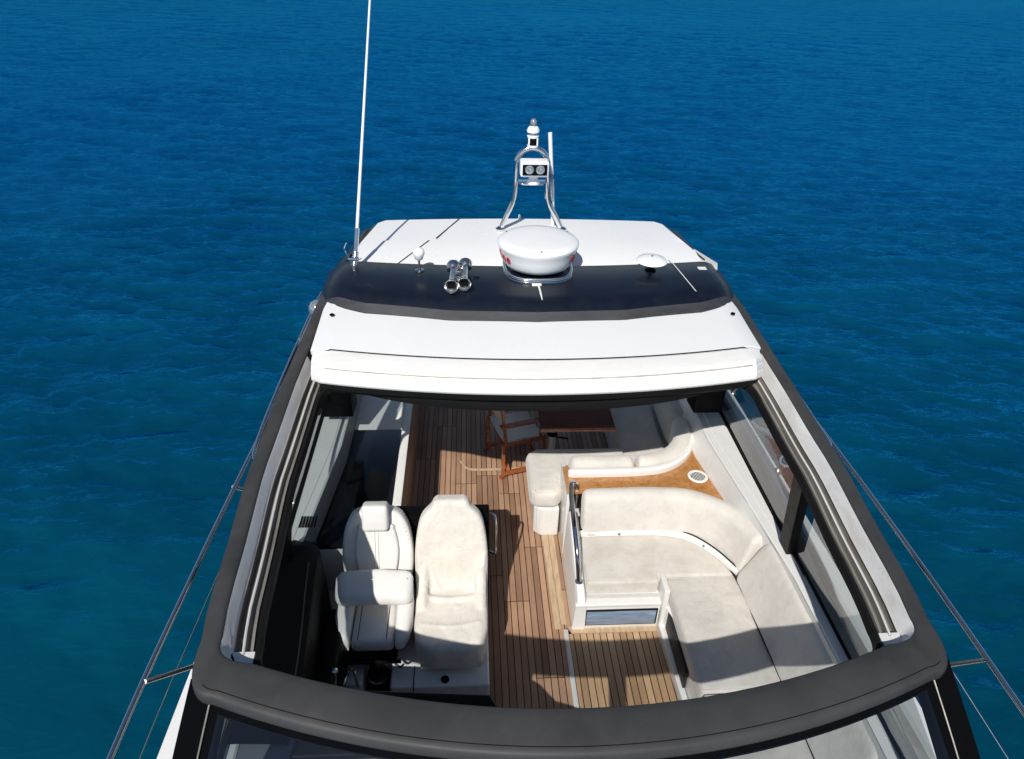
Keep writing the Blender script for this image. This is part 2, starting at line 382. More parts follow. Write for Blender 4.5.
def lerp_table(tab, y):
    if y <= tab[0][0]: return tab[0][1]
    for (a, va), (b, vb) in zip(tab, tab[1:]):
        if y <= b:
            t = (y-a)/(b-a); t = t*t*(3-2*t)*.5+t*.5
            return va+(vb-va)*t
    return tab[-1][1]

def lin_table(tab, y):
    for (a, va), (b, vb) in zip(tab, tab[1:]):
        if y <= b: return va+(vb-va)*(y-a)/(b-a)
    return tab[-1][1]
# ------------------------------------------------------------------ sea
# one sheet to the horizon; real wind waves (sum of many small wave trains) on a polar mesh, finer near the boat
rng = np.random.default_rng(11)
rad = [0.5, 2.0, 4.0]
while rad[-1] < 190: rad.append(rad[-1]+max(.05, rad[-1]**2/4700.0*.7))
nfine = len(rad)
while rad[-1] < 12000: rad.append(rad[-1]*1.35)
rad = np.array(rad)
fine = np.radians(np.arange(-47, 55.001, .075)); coarse = np.radians(np.arange(55+4, 313-1, 4.0))
ang = np.concatenate([fine, coarse]); na = len(ang); nr = len(rad)
RR, AA = np.meshgrid(rad, ang, indexing='ij')
SX = RR*np.sin(AA); SY = RR*np.cos(AA); SZ = np.zeros_like(SX)
dr = np.gradient(rad)[:, None]
NW = 160
lam = np.where(np.arange(NW) % 4 < 3, np.exp(rng.uniform(np.log(.17), np.log(.95), NW)), np.exp(rng.uniform(np.log(.95), np.log(3.6), NW)))
th = np.radians(rng.normal(-101, 27, NW))          # crests lie nearly across the boat
ph = rng.uniform(0, 2*np.pi, NW)
slope = .205*np.sqrt(2.0/NW)*np.where(lam < .95, 1.12, .62)
gust = .75+.25*np.sin(SX*.11+SY*.05+1.0)*np.sin(SY*.083-SX*.031)+.12*np.sin(SX*.31-SY*.21)
for l, t, p, sl_ in zip(lam, th, ph, slope):
    k = 2*np.pi/l; att = np.exp(-(1.35*dr/l)**2)
    SZ += sl_/k*att*np.sin(k*(SX*np.cos(t)+SY*np.sin(t))+p)*gust
SZ += 2.5*SZ*np.abs(SZ)                                 # a little sharper crests
edge = np.clip(np.minimum(AA-fine[0], fine[-1]-AA)/np.radians(4), 0, 1)*np.clip((RR-3)/3, 0, 1)
edge[:, len(fine):] = 0
SZ = SZ*edge+SEA_Z
verts = np.stack([SX, SY, SZ], -1).reshape(-1, 3)
i0 = (np.arange(nr-1)[:, None]*na+np.arange(na)[None, :]); i1 = np.arange(nr-1)[:, None]*na+((np.arange(na)+1) % na)[None, :]
quads = np.stack([i0, i0+na, i1+na, i1], -1).reshape(-1, 4)
cap = np.arange(na)
me = bpy.data.meshes.new('sea')
nq = len(quads); me.vertices.add(len(verts)); me.vertices.foreach_set('co', verts.astype(np.float32).ravel())
loops = np.concatenate([quads.ravel(), cap]).astype(np.int32)
me.loops.add(len(loops)); me.loops.foreach_set('vertex_index', loops)
me.polygons.add(nq+1)
me.polygons.foreach_set('loop_start', np.append(np.arange(nq)*4, nq*4).astype(np.int32))
me.polygons.foreach_set('use_smooth', np.ones(nq+1, dtype=bool))
me.update(calc_edges=True); me.validate()
if me.polygons[0].normal.z < 0: me.flip_normals()
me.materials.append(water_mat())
sea = bpy.data.objects.new('sea', me); COL.objects.link(sea); sea['kind'] = 'structure'

# ------------------------------------------------------------------ the yacht
yacht = thing('motor_yacht', 'white motor yacht with charcoal roof edges, open sunroof and teak floor on blue sea', 'yacht')
W_T = [(1.9, 1.70), (2.5, 1.765), (3.4, 1.80), (4.2, 1.77), (5.0, 1.67), (5.8, 1.60), (6.5, 1.50)]      # half width of the roof
R_T = [(1.9, 1.925), (2.8, 1.97), (3.5, 2.02), (4.2, 2.10), (5.0, 2.27), (5.8, 2.36), (6.5, 2.38)]       # roof height
W = lambda y: lerp_table(W_T, y)
RZ = lambda y: lerp_table(R_T, y)
bar_in = lambda x: 1.83+.125*x*x
bar_out = lambda x: 1.62+.122*x*x
# hull
HS = [(-5.6, .05, 1.05), (-5.0, .75, 1.0), (-4.0, 1.30, .95), (-2.5, 1.80, .88), (-.8, 2.16, .80), (1.0, 2.34, .72), (3.0, 2.34, .66), (6.0, 2.30, .64), (9.6, 2.18, .62)]
bm = B(); secs = []
for y, hw, zt in HS:
    half = [(hw-.13, zt-.12), (hw-.13, zt), (hw-.11, zt+.025), (hw-.01, zt+.02), (hw+.01, zt-.05), (hw*.97, zt-.7), (hw*.90, -.9), (hw*.80, SEA_Z-.1), (hw*.4, SEA_Z-.7), (.0, SEA_Z-.9)]
    secs.append([(-x, y, z) for x, z in half] + [(x, y, z) for x, z in reversed(half[:-1])])
V = grid_loft(bm, secs)
try: bm.faces.new(V[-1])
except Exception: pass
hull = obj('hull', bm, M['gel'], yacht, angle=30)
# fore deck and trunk ahead of the windscreen
bm = B(); secs = []
for y, hw, zt in HS[:6]:
    secs.append([(x*(hw-.135), y, zt-.09+.10*(1-x*x)) for x in (-1, -.75, -.5, -.25, 0, .25, .5, .75, 1)])
grid_loft(bm, secs); obj('foredeck', bm, M['gel'], yacht)
bm = B(); secs = []
for y, hw, h in ((-3.6, .7, .0), (-3.2, .95, .12), (-2.0, 1.25, .2), (-.5, 1.5, .24), (.7, 1.7, .26)):
    secs.append([(-hw, y, .78), (-hw*.93, y, .86+h*.5), (-hw*.6, y, .86+h), (0, y, .90+h), (hw*.6, y, .86+h), (hw*.93, y, .86+h*.5), (hw, y, .78)])
grid_loft(bm, secs); obj('trunk_cabin', bm, M['gel'], yacht)
# side decks (weathered teak), each side
for s in (-1, 1):
    bm = B(); secs = []
    for y in (.9, 2, 3, 4, 5, 6, 7, 8, 9.5):
        hw = lerp_table([(a, b) for a, b, c in HS], y)-.132
        secs.append([(s*1.90, y, .545), (s*hw, y, .54)])
    grid_loft(bm, secs); obj('side_deck', bm, M['deck_teak'], yacht)
# cockpit sole aft and transom lid
bm = B(); box(bm, -1.9, 1.9, 7.003, 9.5, -.10, -.004, 0); obj('cockpit_floor', bm, M['deck_teak'], yacht)
# coaming outside, below the windows
for s in (-1, 1):
    bm = B(); secs = []
    for y in (.7, 1.2, 2, 3, 4, 5, 6, 6.6):
        b = 1.86 if y > 1.2 else 1.80
        secs.append([(s*(b+.075), y, .50), (s*(b+.06), y, .80), (s*(b+.02), y, .965)])
    grid_loft(bm, secs); obj('coaming', bm, M['matte'], yacht)
# roof frame: one dark moulding down both roof sides and across the front as the windscreen header
ys = [6.45-i*.15 for i in range(29)]
ys = [y for y in ys if y > 2.27]
left = []
for y in ys:
    f = 0 if y < 5.2 else min(.05, (y-5.2)*.08)
    left.append((Vector((-(W(y)+.05-f), y)), Vector((-(W(y)-.055-f*.2), y)), RZ(y)))
def bez(a, b, c, t): return a*(1-t)**2+b*2*t*(1-t)+c*t*t
xo, xi = 1.66, 1.50
YC = 2.25
for k in range(11):
    t = k/10
    o = bez(Vector((-(W(YC)+.05), YC)), Vector((-1.80, 1.955)), Vector((-xo, bar_out(xo))), t)
    tt = t
    i_ = bez(Vector((-(W(YC)-.055), YC)), Vector((-1.70, 2.125)), Vector((-xi, bar_in(xi))), tt)
    left.append((o, i_, RZ(YC)+(1.925-RZ(YC))*t))
mid = []
for k in range(1, 32):
    u = -1+2*k/32.0
    mid.append((Vector((xo*u, bar_out(xo*u))), Vector((xi*u, bar_in(xi*u))), 1.925+.012*(1-u*u)))
right = [(Vector((-o.x, o.y)), Vector((-i_.x, i_.y)), z) for o, i_, z in reversed(left)]
bm = B(); secs = []
for o, i_, z in left+mid+right:
    d = (i_-o); wd = d.length; n = d/wd; r_ = .030
    thin = .06 if wd > .16 else 0
    prof = [(wd-.02, -.19+thin), (.03, -.14+thin*.7), (.004, -.115+thin*.5), (0, -.07), (.001, -.034), (.005, -.024), (.014, -.017), (.03, -.012), (r_+(wd-r_)*.35, -.002), (r_+(wd-r_)*.7, .0), (wd-.012, -.003), (wd-.003, -.008), (wd, -.020), (wd-.001, -.10), (wd-.02, -.19+thin)]
    secs.append([(o.x+n.x*a, o.y+n.y*a, z+h) for a, h in prof])
grid_loft(bm, secs); obj('roof_frame', bm, M['charcoal'], yacht, angle=50)
# thin groove line near the outer lip of the header
bm = B(); secs = []
for o, i_, z in left[-4:]+mid+right[:4]:
    d = (i_-o).normalized(); p = o+d*.036
    secs.append([(p.x, p.y-.002, z-.0098), (p.x, p.y+.002, z-.0092)])
grid_loft(bm, secs); obj('header_groove', bm, M['rubber'], yacht)
# steep white gutter wall inside the frame, then two track grooves and the seal of the opening
YS = [2.22+i*.133 for i in range(18)]
n0 = next(i for i, (o, i_, z) in enumerate(left) if i_.y < 4.62)
n1 = len(left)-3
for s in (-1, 1):
    bm = B(); secs = []
    for o, i_, z in left[n0:n1]:
        n = (i_-o).normalized(); q = lambda a, h: (-s*(i_.x+n.x*a), i_.y+n.y*a, z+h)
        secs.append([q(-.003, -.014), q(.004, -.022), q(.027, -.096), q(.036, -.110)])
    grid_loft(bm, secs); obj('roof_gutter', bm, M['gel_worn'], yacht)
    bm = B(); secs = []
    for y in YS:
        w_, r_ = W(y), RZ(y); a = w_-.090; z = r_-.112
        prof = [(a+.012, z+.001), (a+.008, z-.003), (a, z-.045), (a-.034, z-.045), (a-.040, z+.006), (a-.054, z+.008), (a-.058, z-.03), (a-.080, z-.03), (a-.084, z+.002), (a-.092, z+.002), (a-.096, z-.03)]
        secs.append([(s*x, y, zz) for x, zz in prof])
    grid_loft(bm, secs); obj('sunroof_track', bm, M['track'], yacht, angle=25)
    bm = B(); secs = []
    for y in YS:
        w_, r_ = W(y), RZ(y); a = w_-.090; z = r_-.112
        secs.append([(s*(a-.041), y, z+.009), (s*(a-.047), y, z+.014), (s*(a-.053), y, z+.009)])
    grid_loft(bm, secs); obj('track_lip', bm, M['gel_worn'], yacht)
    # worn floor of the gutter at the front corner
    bm = B()
    poly = []
    for o, i_, z in left[n1-9:n1]:
        n = (i_-o).normalized(); poly.append((-s*(i_.x+n.x*.02), i_.y+n.y*.02))
    x_in = W(2.2)-.19
    prism(bm, poly+[(s*x_in, poly[-1][1]+.002), (s*x_in, 2.24), (s*(W(2.3)-.075), 2.24)], 1.80, 1.834, .003)
    obj('gutter_corner', bm, M['gel_worn'], yacht)
# black seal: one closed ring round the opening, rounded corners
ring = []
def side_x(y): return W(max(y, 2.1))-.200
rear = lambda x: 3.995+1.1*bow(x)+.06*(x/1.36)**4
bow = lambda x: .255*(x/1.6)**2
for i in range(15): ring.append((side_x(2.28+i*.12), 2.28+i*.12, RZ(2.28+i*.12)-.108))
pa = Vector((side_x(4.08), 4.08)); pc = Vector((side_x(4.2), rear(1.50))); pb = Vector((1.36, rear(1.36)))
for k in range(9):
    p = bez(pa, pc, pb, k/8); ring.append((p.x, p.y, RZ(p.y)-.108+(2.08-RZ(p.y)+.108)*k/8))
for k in range(1, 20):
    x = 1.36-2.72*k/20; ring.append((x, rear(x), 2.060-.01*(x/1.36)**2+.03*(x/1.36)**4))
half_r = ring[:24]
ring += [(-x, y, z) for x, y, z in reversed(half_r)]
fa = Vector((-side_x(2.28), 2.28)); fc = Vector((-1.545, bar_in(1.54)+.0)); fb = Vector((-1.40, bar_in(1.40)))
for k in range(1, 9):
    p = bez(fa, fc, fb, k/8); ring.append((p.x, p.y, 1.835))
for k in range(1, 20):
    x = -1.40+2.80*k/20; ring.append((x, bar_in(x), 1.835))
for k in range(0, 8):
    p = bez(Vector((1.40, bar_in(1.40))), Vector((1.545, bar_in(1.54))), Vector((side_x(2.28), 2.28)), k/8); ring.append((p.x, p.y, 1.835))
bm = B(); secs = []
P = [Vector(p) for p in ring]; nP = len(P)
for i, p in enumerate(P):
    t = P[(i+1) % nP]-P[i-1]; t.z = 0; t.normalize(); n = Vector((-t.y, t.x, 0))     # points into the opening
    secs.append([p+n*a+Vector((0, 0, h)) for a, h in ((-.02, -.03), (-.004, .002), (.004, .008), (.016, .005), (.022, -.012), (.020, -.055), (-.02, -.06))])
secs.append(secs[0])
grid_loft(bm, secs); obj('opening_seal', bm, M['rubber'], yacht, angle=50)
# windscreen: dark border, glass, pillars
ws_top = lambda x: Vector((x, bar_out(x)+.02, 1.845-.012*(x/1.7)**2))
ws_bot = lambda x: Vector((x*1.09, .72+.135*x*x, .97))
def ws(x, t): return ws_top(x).lerp(ws_bot(x), t)+Vector((0, 0, .05*math.sin(math.pi*t)))
bm = B(); secs = []
for i in range(41):
    x = -1.66+3.32*i/40
    secs.append([ws(x, 0)+Vector((0, -.004, .02)), ws(x, .015), ws(x, .032), ws(x, .032)-Vector((0, 0, .02)), ws(x, 0)-Vector((0, -.02, .03))])
grid_loft(bm, secs); obj('windscreen_border', bm, M['matte'], yacht)
bm = B(); secs = []
for i in range(41):
    x = -1.66+3.32*i/40
    secs.append([ws(x, .03+.97*t/8)+Vector((0, 0, -.004)) for t in range(9)])
grid_loft(bm, secs); obj('windscreen', bm, M['screen'], yacht)
for x, hw in ((-1.70, .085), (0, .06), (1.70, .085)):
    bm = B(); secs = []
    for t in range(10):
        c = ws(x, -.07+1.07*t/9.0)
        secs.append([c+Vector(d) for d in ((-hw, 0, .018), (hw, 0, .018), (hw, .03, -.04), (-hw, .03, -.04))])
    grid_loft(bm, secs, closed=True, caps=True); obj('windscreen_pillar', bm, M['matte'], yacht, angle=30)
for s in (-1, 1):       # slim chrome strip on the outer pillars
    bm = B(); tube(bm, [ws(s*1.675, t/8)+Vector((0, -.005, .019)) for t in range(9)], .004, 6); obj('pillar_trim', bm, M['track'], yacht)
# side windows, leaning in from sill to roof
def sw(s, y, t, off=0):
    b = Vector((s*(1.865+off), y, .97)); tt = Vector((s*(W(max(y, 2.0))-.20+off), max(y, 2.02) if t > .5 else y, RZ(max(y, 2.0))-.20))
    yy = max(1.05, y)
    return b.lerp(tt, t)
for s in (-1, 1):
    bm = B(); secs = []
    for i in range(25):
        y = 1.15+i*(5.45-1.15)/24
        zt = RZ(max(y, 2.0))-.205
        # the front edge follows the raked pillar
        tmax = 1.0 if y > 2.0 else max(.03, (y-1.1)/.9)
        a = Vector((s*1.865, y, .972)); b = Vector((s*(W(max(y, 2.0))-.105), y, zt+.03))
        secs.append([a.lerp(b, tmax*k/4) for k in range(5)])
    grid_loft(bm, secs); obj('side_window', bm, M['glass'], yacht)
    bm = B(); tube(bm, [(s*1.862, 1.15+i*(5.5-1.15)/20, .972) for i in range(21)], .009, 6); obj('window_seal', bm, M['rubber'], yacht)
def pillar(s, yb, yt, hw, dep=.05, zb=.97):
    bm = B(); secs = []
    for k in range(7):
        t = k/6; y = yb+(yt-yb)*t
        X = 1.845+(W(yt)-.125-1.845)*t; z = zb+(RZ(yt)-.19-zb)*t
        secs.append([(s*(X+.02), y-hw, z), (s*(X+.02), y+hw, z), (s*(X-dep), y+hw, z), (s*(X-dep), y-hw, z)])
    grid_loft(bm, secs, closed=True, caps=True); obj('window_pillar', bm, M['black'], yacht, angle=30)
for s in (-1, 1):
    pillar(s, 3.66, 3.46, .07, .045)
    pillar(s, 5.52, 5.30, .15, .12, 1.08)
sill_in = lambda y: lerp_table([(3.0, 1.80), (3.8, 1.775), (4.5, 1.67), (5.2, 1.62)], y)
for s in (-1, 1):
    bm = B(); prism(bm, [(s*1.56, 5.30), (s*1.83, 5.30), (s*1.84, 5.52), (s*1.55, 5.52)], 1.03, 1.75, .015, 2); obj('speaker_box', bm, M['black'], yacht)
# window sills: broad white ledge, sloping inner panel
for s in (-1, 1):
    bm = B(); secs = []
    for y in (1.2, 2.0, 2.7, 3.4, 4.2, 5.0, 5.8, 6.5):
        i0 = sill_in(y)
        secs.append([(s*1.852, y, .955), (s*(i0+.075), y, .955), (s*(i0+.07), y, .948), (s*(i0+.012), y, .948), (s*i0, y, .936)])
    grid_loft(bm, secs); obj('window_sill', bm, M['gel_int'], yacht, angle=25)
    bm = B(); secs = []
    for y in (1.2, 2.0, 2.7, 3.4, 3.8, 4.2, 5.0, 5.8, 6.5):
        i0 = sill_in(y)
        k = .022 if s < 0 else .085*min(1, max(0, (y-3.8)/.7))
        low = -.07 if (s > 0 and y < 4) else k
        secs.append([(s*(i0-.002), y, .934), (s*(i0-k+.0), y, .76), (s*(i0-k-.005), y, .74), (s*(i0-low), y, .0)])
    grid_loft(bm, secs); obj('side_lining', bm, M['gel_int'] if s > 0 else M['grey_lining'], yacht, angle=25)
# sliding roof, stowed aft: two stepped white plates with a curved lip
bow = lambda x: .255*(x/1.6)**2
cam_ = lambda x: -.045*(x/1.6)**2
def across(prof, hw, n=40):
    secs = []
    for i in range(n+1):
        x = -hw+2*hw*i/n
        e = max(0, abs(x)-(hw-.09))/.09; q = e**3
        secs.append([(x, y+bow(x)+.06*q*max(0, min(1, (4.16-y)/.1)), z+cam_(x)-.025*q) for y, z in prof])
    return secs
bm = B()
grid_loft(bm, across([(4.23, 2.20), (4.178, 2.262), (4.172, 2.294), (4.176, 2.300), (4.20, 2.303), (4.5, 2.322), (4.75, 2.34), (5.3, 2.36)], 1.635)); obj('sliding_roof', bm, M['gel'], yacht, angle=28)
bm = B()
grid_loft(bm, across([(4.25, 2.20), (4.17, 2.255), (4.166, 2.290), (4.160, 2.294), (4.06, 2.285), (4.02, 2.276), (4.005, 2.262), (4.002, 2.250), (3.992, 2.247), (3.985, 2.240), (3.97, 2.222), (3.966, 2.210), (3.957, 2.208), (3.952, 2.196), (3.948, 2.165), (3.955, 2.15)], 1.615)); obj('sunroof_lip', bm, M['gel_cream'], yacht, angle=22)
bm = B(); grid_loft(bm, across([(4.167, 2.2985), (4.171, 2.3015), (4.1755, 2.3030)], 1.56)); obj('panel_gap', bm, M['lining'], yacht)
bm = B(); grid_loft(bm, across([(4.0008, 2.2525), (3.9965, 2.2495), (3.992, 2.2492)], 1.58)); obj('lip_groove', bm, M['groove'], yacht)
bm = B()
grid_loft(bm, across([(3.96, 2.149), (3.958, 2.125), (3.962, 2.10), (3.98, 2.085), (4.0, 2.06), (4.03, 2.05), (4.12, 2.05)], 1.56)); obj('roof_seal', bm, M['rubber'], yacht, angle=28)
bm = B()
grid_loft(bm, across([(4.09, 2.07), (4.1, 2.065), (4.3, 2.055), (4.6, 2.05), (5.4, 2.06), (6.2, 2.07), (6.5, 2.07)], 1.585)); obj('headliner', bm, M['gel_int'], yacht, angle=28)
for s in (-1, 1):
    bm = B(); lathe(bm, [(.018, 0), (.018, .006), (.012, .010), (.003, .010)], (s*1.54, 4.84, 2.302), seg=16); obj('deck_plug', bm, M['black'], yacht)
# radar arch: navy top, grey sloping face
def arch_front(x):
    a = abs(x)
    return lin_table([(0, 4.66), (.65, 4.70), (.9, 4.765), (1.3, 4.86), (1.45, 4.94), (1.6, 5.06), (1.69, 5.16)], a)
arch_rear = lambda x: 5.43+.17*(abs(x)/1.5)**2
bmA = B(); sa = []; bmB = B(); sb = []
for i in range(61):
    x = -1.69+3.38*i/60; e = max(0, abs(x)-1.47)/.22
    f = arch_front(x); r_ = arch_rear(x); dz = -.03*(x/1.6)**2-.12*e*e
    sb.append([(x, f+.03, 2.27+dz), (x, f, 2.315+dz), (x, f-.006, 2.335+dz), (x, f+.012, 2.35+dz), (x, f+.055*(1-.4*e), 2.385+dz)])
    q = f+.055*(1-.4*e)
    sa.append([(x, q, 2.3855+dz), (x, q+.04, 2.412+dz), (x, q+.09, 2.434+dz), (x, q+.16, 2.446+dz), (x, (f+r_)/2+.04, 2.452+dz), (x, r_-.02, 2.452+dz), (x, r_+.005, 2.44+dz), (x, r_+.01, 2.36+dz)])
grid_loft(bmB, sb); grid_loft(bmA, sa)
for s in (0, -1):
    bmA.faces.new([bmA.verts.new(p) for p in sa[s]+[(sa[s][0][0], sa[s][0][1], 2.2)]])
obj('arch_face', bmB, M['grey_face'], yacht, angle=35); obj('radar_arch', bmA, M['navy'], yacht, angle=35)
# arch side cheeks running down into the roof edge
for s in (-1, 1):
    bm = B(); secs = []
    for y in (5.2, 5.35, 5.5, 5.7, 6.0, 6.3, 6.52):
        zt = 2.30+.10*min(1, max(0, (y-5.3)/.35))
        xi = 1.57 if y < 5.5 else max(1.37, 1.57-(y-5.5)*.20)
        wo = xi+.10
        secs.append([(s*(xi-.03), y, zt-.05), (s*xi, y, zt), (s*(xi+.04), y, zt-.015), (s*wo, y, zt-.06), (s*(wo+.03), y, zt-.18), (s*(wo-.15), y, zt-.26)])
    grid_loft(bm, secs); obj('arch_cheek', bm, M['navy'], yacht, angle=50)
# white aft roof with a shallow step and two thin dark lines
bm = B(); secs = []
for i in range(45):
    x = -1.50+3.0*i/44
    hw = abs(x)
    yend = 6.62 if hw < 1.35 else max(5.66, 6.62-(hw-1.35)*4.8)
    dz = -.03*(x/1.5)**2
    secs.append([(x, 5.40, 2.40+dz), (x, 5.46, 2.424+dz), (x, min(6.05, yend-.04), 2.438+dz), (x, min(6.075, yend-.035), 2.425+dz), (x, min(6.35, yend-.03), 2.432+dz), (x, yend-.025, 2.43+dz), (x, yend, 2.41+dz), (x, yend, 2.33+dz)])
grid_loft(bm, secs); aft = obj('aft_roof', bm, M['gel'], yacht, angle=25)
for pts in (((-.60, 6.58), (-.80, 6.09)), ((-.86, 6.03), (-1.10, 5.55))):
    bm = B()
    (xa, ya), (xb, yb) = pts
    za = 2.4335-.03*(xa/1.5)**2; zb = (2.427 if ya > 6.05 else 2.428)-.03*(xb/1.5)**2+.004
    secs = []
    for k in range(9):
        t = k/8; x = xa+(xb-xa)*t; y = ya+(yb-ya)*t
        base = 2.432 if y > 6.05 else 2.428+(y-5.65)*.025
        z = base-.03*(x/1.5)**2+.003
        secs.append([(x-.007, y, z), (x+.007, y, z)])
    grid_loft(bm, secs); obj('roof_line', bm, M['lining'], aft)
# pale wing at the starboard aft corner and seam on the arch
bm = B(); prism(bm, [(1.47, 5.66), (1.60, 5.50), (1.64, 5.62), (1.52, 5.95)], 2.36, 2.392, .006); obj('arch_fillet', bm, M['gel_worn'], yacht)
bm = B(); secs = []
for k in range(11):
    t = k/10; x = 1.20+.06*t; y = 5.62-.66*t
    secs.append([(x-.004, y, 2.4565-.03*(x/1.6)**2), (x+.004, y, 2.4565-.03*(x/1.6)**2)])
grid_loft(bm, secs); obj('arch_seam', bm, M['piping'], yacht)
bm = B(); box(bm, 1.405, 1.475, 5.40, 5.455, 2.425, 2.4295, .001, 1); obj('sticker', bm, M['piping'], yacht)
# light side lamp outboard of the arch, port side
bm = B(); lathe(bm, [(.02, -.02), (.055, 0), (.075, .03), (.075, .06), (.05, .095), (.01, .11)], (-1.76, 5.50, 2.02), axis=(-1, -.2, .15), seg=20); puff(bm, .003, 40)
obj('side_lamp', bm, M['lens'], yacht)

# ---- inside
bm = B(); secs = []
for y in (1.5, 3.0, 4.0, 5.0, 6.0, 7.0): secs.append([(-1.80, y, 0), (-.5, y, 0), (.26, y, 0)])
grid_loft(bm, secs); obj('cabin_floor', bm, M['teak'], yacht)
bm = B(); secs = [[(.275, y, 0.0), (1.1, y, 0.0)] for y in (1.5, 3.0, 3.70)]
grid_loft(bm, secs); obj('dinette_floor', bm, M['teak_light'], yacht)
bm = B(); secs = [[(.262, y, 0.001), (1.8, y, 0.001)] for y in (3.78, 4.8, 6.0, 7.0)]
grid_loft(bm, secs); obj('lounge_floor', bm, M['teak'], yacht)
bm = B(); prism(bm, [(.30, 3.705), (1.02, 3.705), (1.02, 3.775), (.262, 3.775)], -.01, .005); obj('border_plank', bm, M['plank'], yacht)
bm = B(); prism(bm, [(.165, 3.75), (.215, 3.75), (.20, 5.06), (.15, 5.06)], -.01, .004); prism(bm, [(.222, 3.80), (.262, 3.79), (.262, 5.06), (.207, 5.06)], -.01, .005); obj('border_plank', bm, M['plank'], yacht)
bm = B(); box(bm, .232, .270, 1.55, 3.74, -.02, .010, .004); obj('floor_strip', bm, M['gel_worn'], yacht)
# faint curved inlay aft
bm = B(); secs = []
for p in smooth_path([(-.62, 5.92, .005), (-.55, 5.80, .005), (-.40, 5.77, .005), (.25, 5.79, .005)], 6):
    secs.append([p+Vector((0, -.018, 0)), p+Vector((0, .018, 0))])
grid_loft(bm, secs); obj('floor_inlay', bm, M['plank'], yacht)
# bulkhead under the dash
bm = B(); box(bm, -1.85, 1.85, 1.45, 1.55, -.2, .86, .01); obj('bulkhead', bm, M['gel_int'], yacht)
# dashboard: long padded shelf under the windscreen
bm = B(); secs = []
for i in range(45):
    x = -1.83+2.25*i/44
    ye = lin_table([(-1.83, 2.52), (-.42, 2.52), (-.30, 2.44), (-.20, 2.30), (.2, 2.16), (.42, 1.95)], x)
    secs.append([(x, .75+.135*x*x, .95), (x, 1.5, .945), (x, 1.8, .938), (x, ye-.10, .93), (x, ye-.03, .91), (x, ye, .84), (x, ye-.10, .45), (x, ye-.15, .0)])
grid_loft(bm, secs); obj('dashboard', bm, M['dash'], yacht, angle=45)
bm = B(); prism(bm, [(-1.5, 2.2), (-.42, 2.2), (-.36, 2.46), (-.40, 2.54), (-1.45, 2.62)], .935, .985, .02); obj('instrument_hood', bm, M['black'], yacht)
bm = B(); box(bm, .44, 1.86, .95, 1.45, .86, .92, .01); obj('passenger_shelf', bm, M['gel_int'], yacht)
# wheel with hub, mostly under the header
bm = B()
c = Vector((-1.2, 2.50, .86)); ax = Vector((0, .75, .65)).normalized(); q = ax.to_track_quat('Z', 'Y').to_matrix()
tube(bm, [c+q@Vector((.19*math.cos(2*math.pi*k/32), .19*math.sin(2*math.pi*k/32), 0)) for k in range(33)], .016, 8)
for a in (90, 210, 330): tube(bm, [c, c+q@Vector((.19*math.cos(R(a)), .19*math.sin(R(a)), 0))], .012, 6)
tube(bm, [c-ax*.12, c+ax*.02], .04, 12)
obj('steering_wheel', bm, M['black'], yacht)
# black side console with armrest
bm = B(); secs = []
for y, xi, zt in ((2.3, -1.50, .86), (2.7, -1.52, .88), (3.1, -1.55, .90), (3.5, -1.58, .91), (3.75, -1.60, .90), (3.88, -1.66, .86), (3.93, -1.74, .78)):
    zt += .085 if y < 3.8 else .06
    secs.append([(-1.872, y, zt-.02), (-1.862, y, zt+.02), (-1.80, y, zt+.02), (xi-.06, y, zt+.0), (xi-.01, y, zt-.02), (xi, y, zt-.06), (xi+.015, y, .3), (xi+.02, y, 0)])
V = grid_loft(bm, secs)
bm.faces.new(V[-1]+[bm.verts.new((-1.86, 3.94, 0))])
box(bm, -1.60, -1.40, 2.3, 3.52, 0, .62, .05, 3)
obj('side_console', bm, M['black'], yacht, angle=40)
bm = B(); tube(bm, smooth_path([(-1.565, 2.55, .955), (-1.58, 2.9, .972), (-1.62, 3.3, .99), (-1.65, 3.6, .99)], 4), .006, 6); obj('console_trim', bm, M['lining'], yacht)
bm = B(); box(bm, -1.42, -1.34, 2.72, 2.80, .60, .66, .01); tube(bm, [(-1.38, 2.78, .64), (-1.37, 2.84, .80)], .011, 8); lathe(bm, [(.012, 0), (.022, .015), (.02, .04), (.004, .05)], (-1.37, 2.84, .79), seg=12)
tube(bm, smooth_path([(-1.36, 2.9, .55), (-1.30, 2.98, .66), (-1.27, 2.95, .5)], 4), .009, 6); obj('throttle', bm, M['brass'], yacht)
# helm platform: white step with seams and a black cap
plat = B(); prism(plat, [(-1.42, 3.12), (-1.285, 3.12), (-1.285, 3.33), (-1.085, 3.33), (-1.085, 3.08), (-.385, 3.08), (-.385, 3.98), (-1.72, 3.98), (-1.72, 3.5), (-1.42, 3.4)], 0, .28, .018)
plat = obj('helm_platform', plat, M['gel_int'], yacht)
bm = B(); box(bm, -.925, -.917, 3.078, 3.25, .02, .2815, 0); obj('platform_seam', bm, M['lining'], plat)

bm = B(); lathe(bm, [(.03, 0), (.03, .008), (.02, .014), (.003, .014)], (-.70, 3.13, .28), seg=16); obj('platform_cap', bm, M['black'], plat)
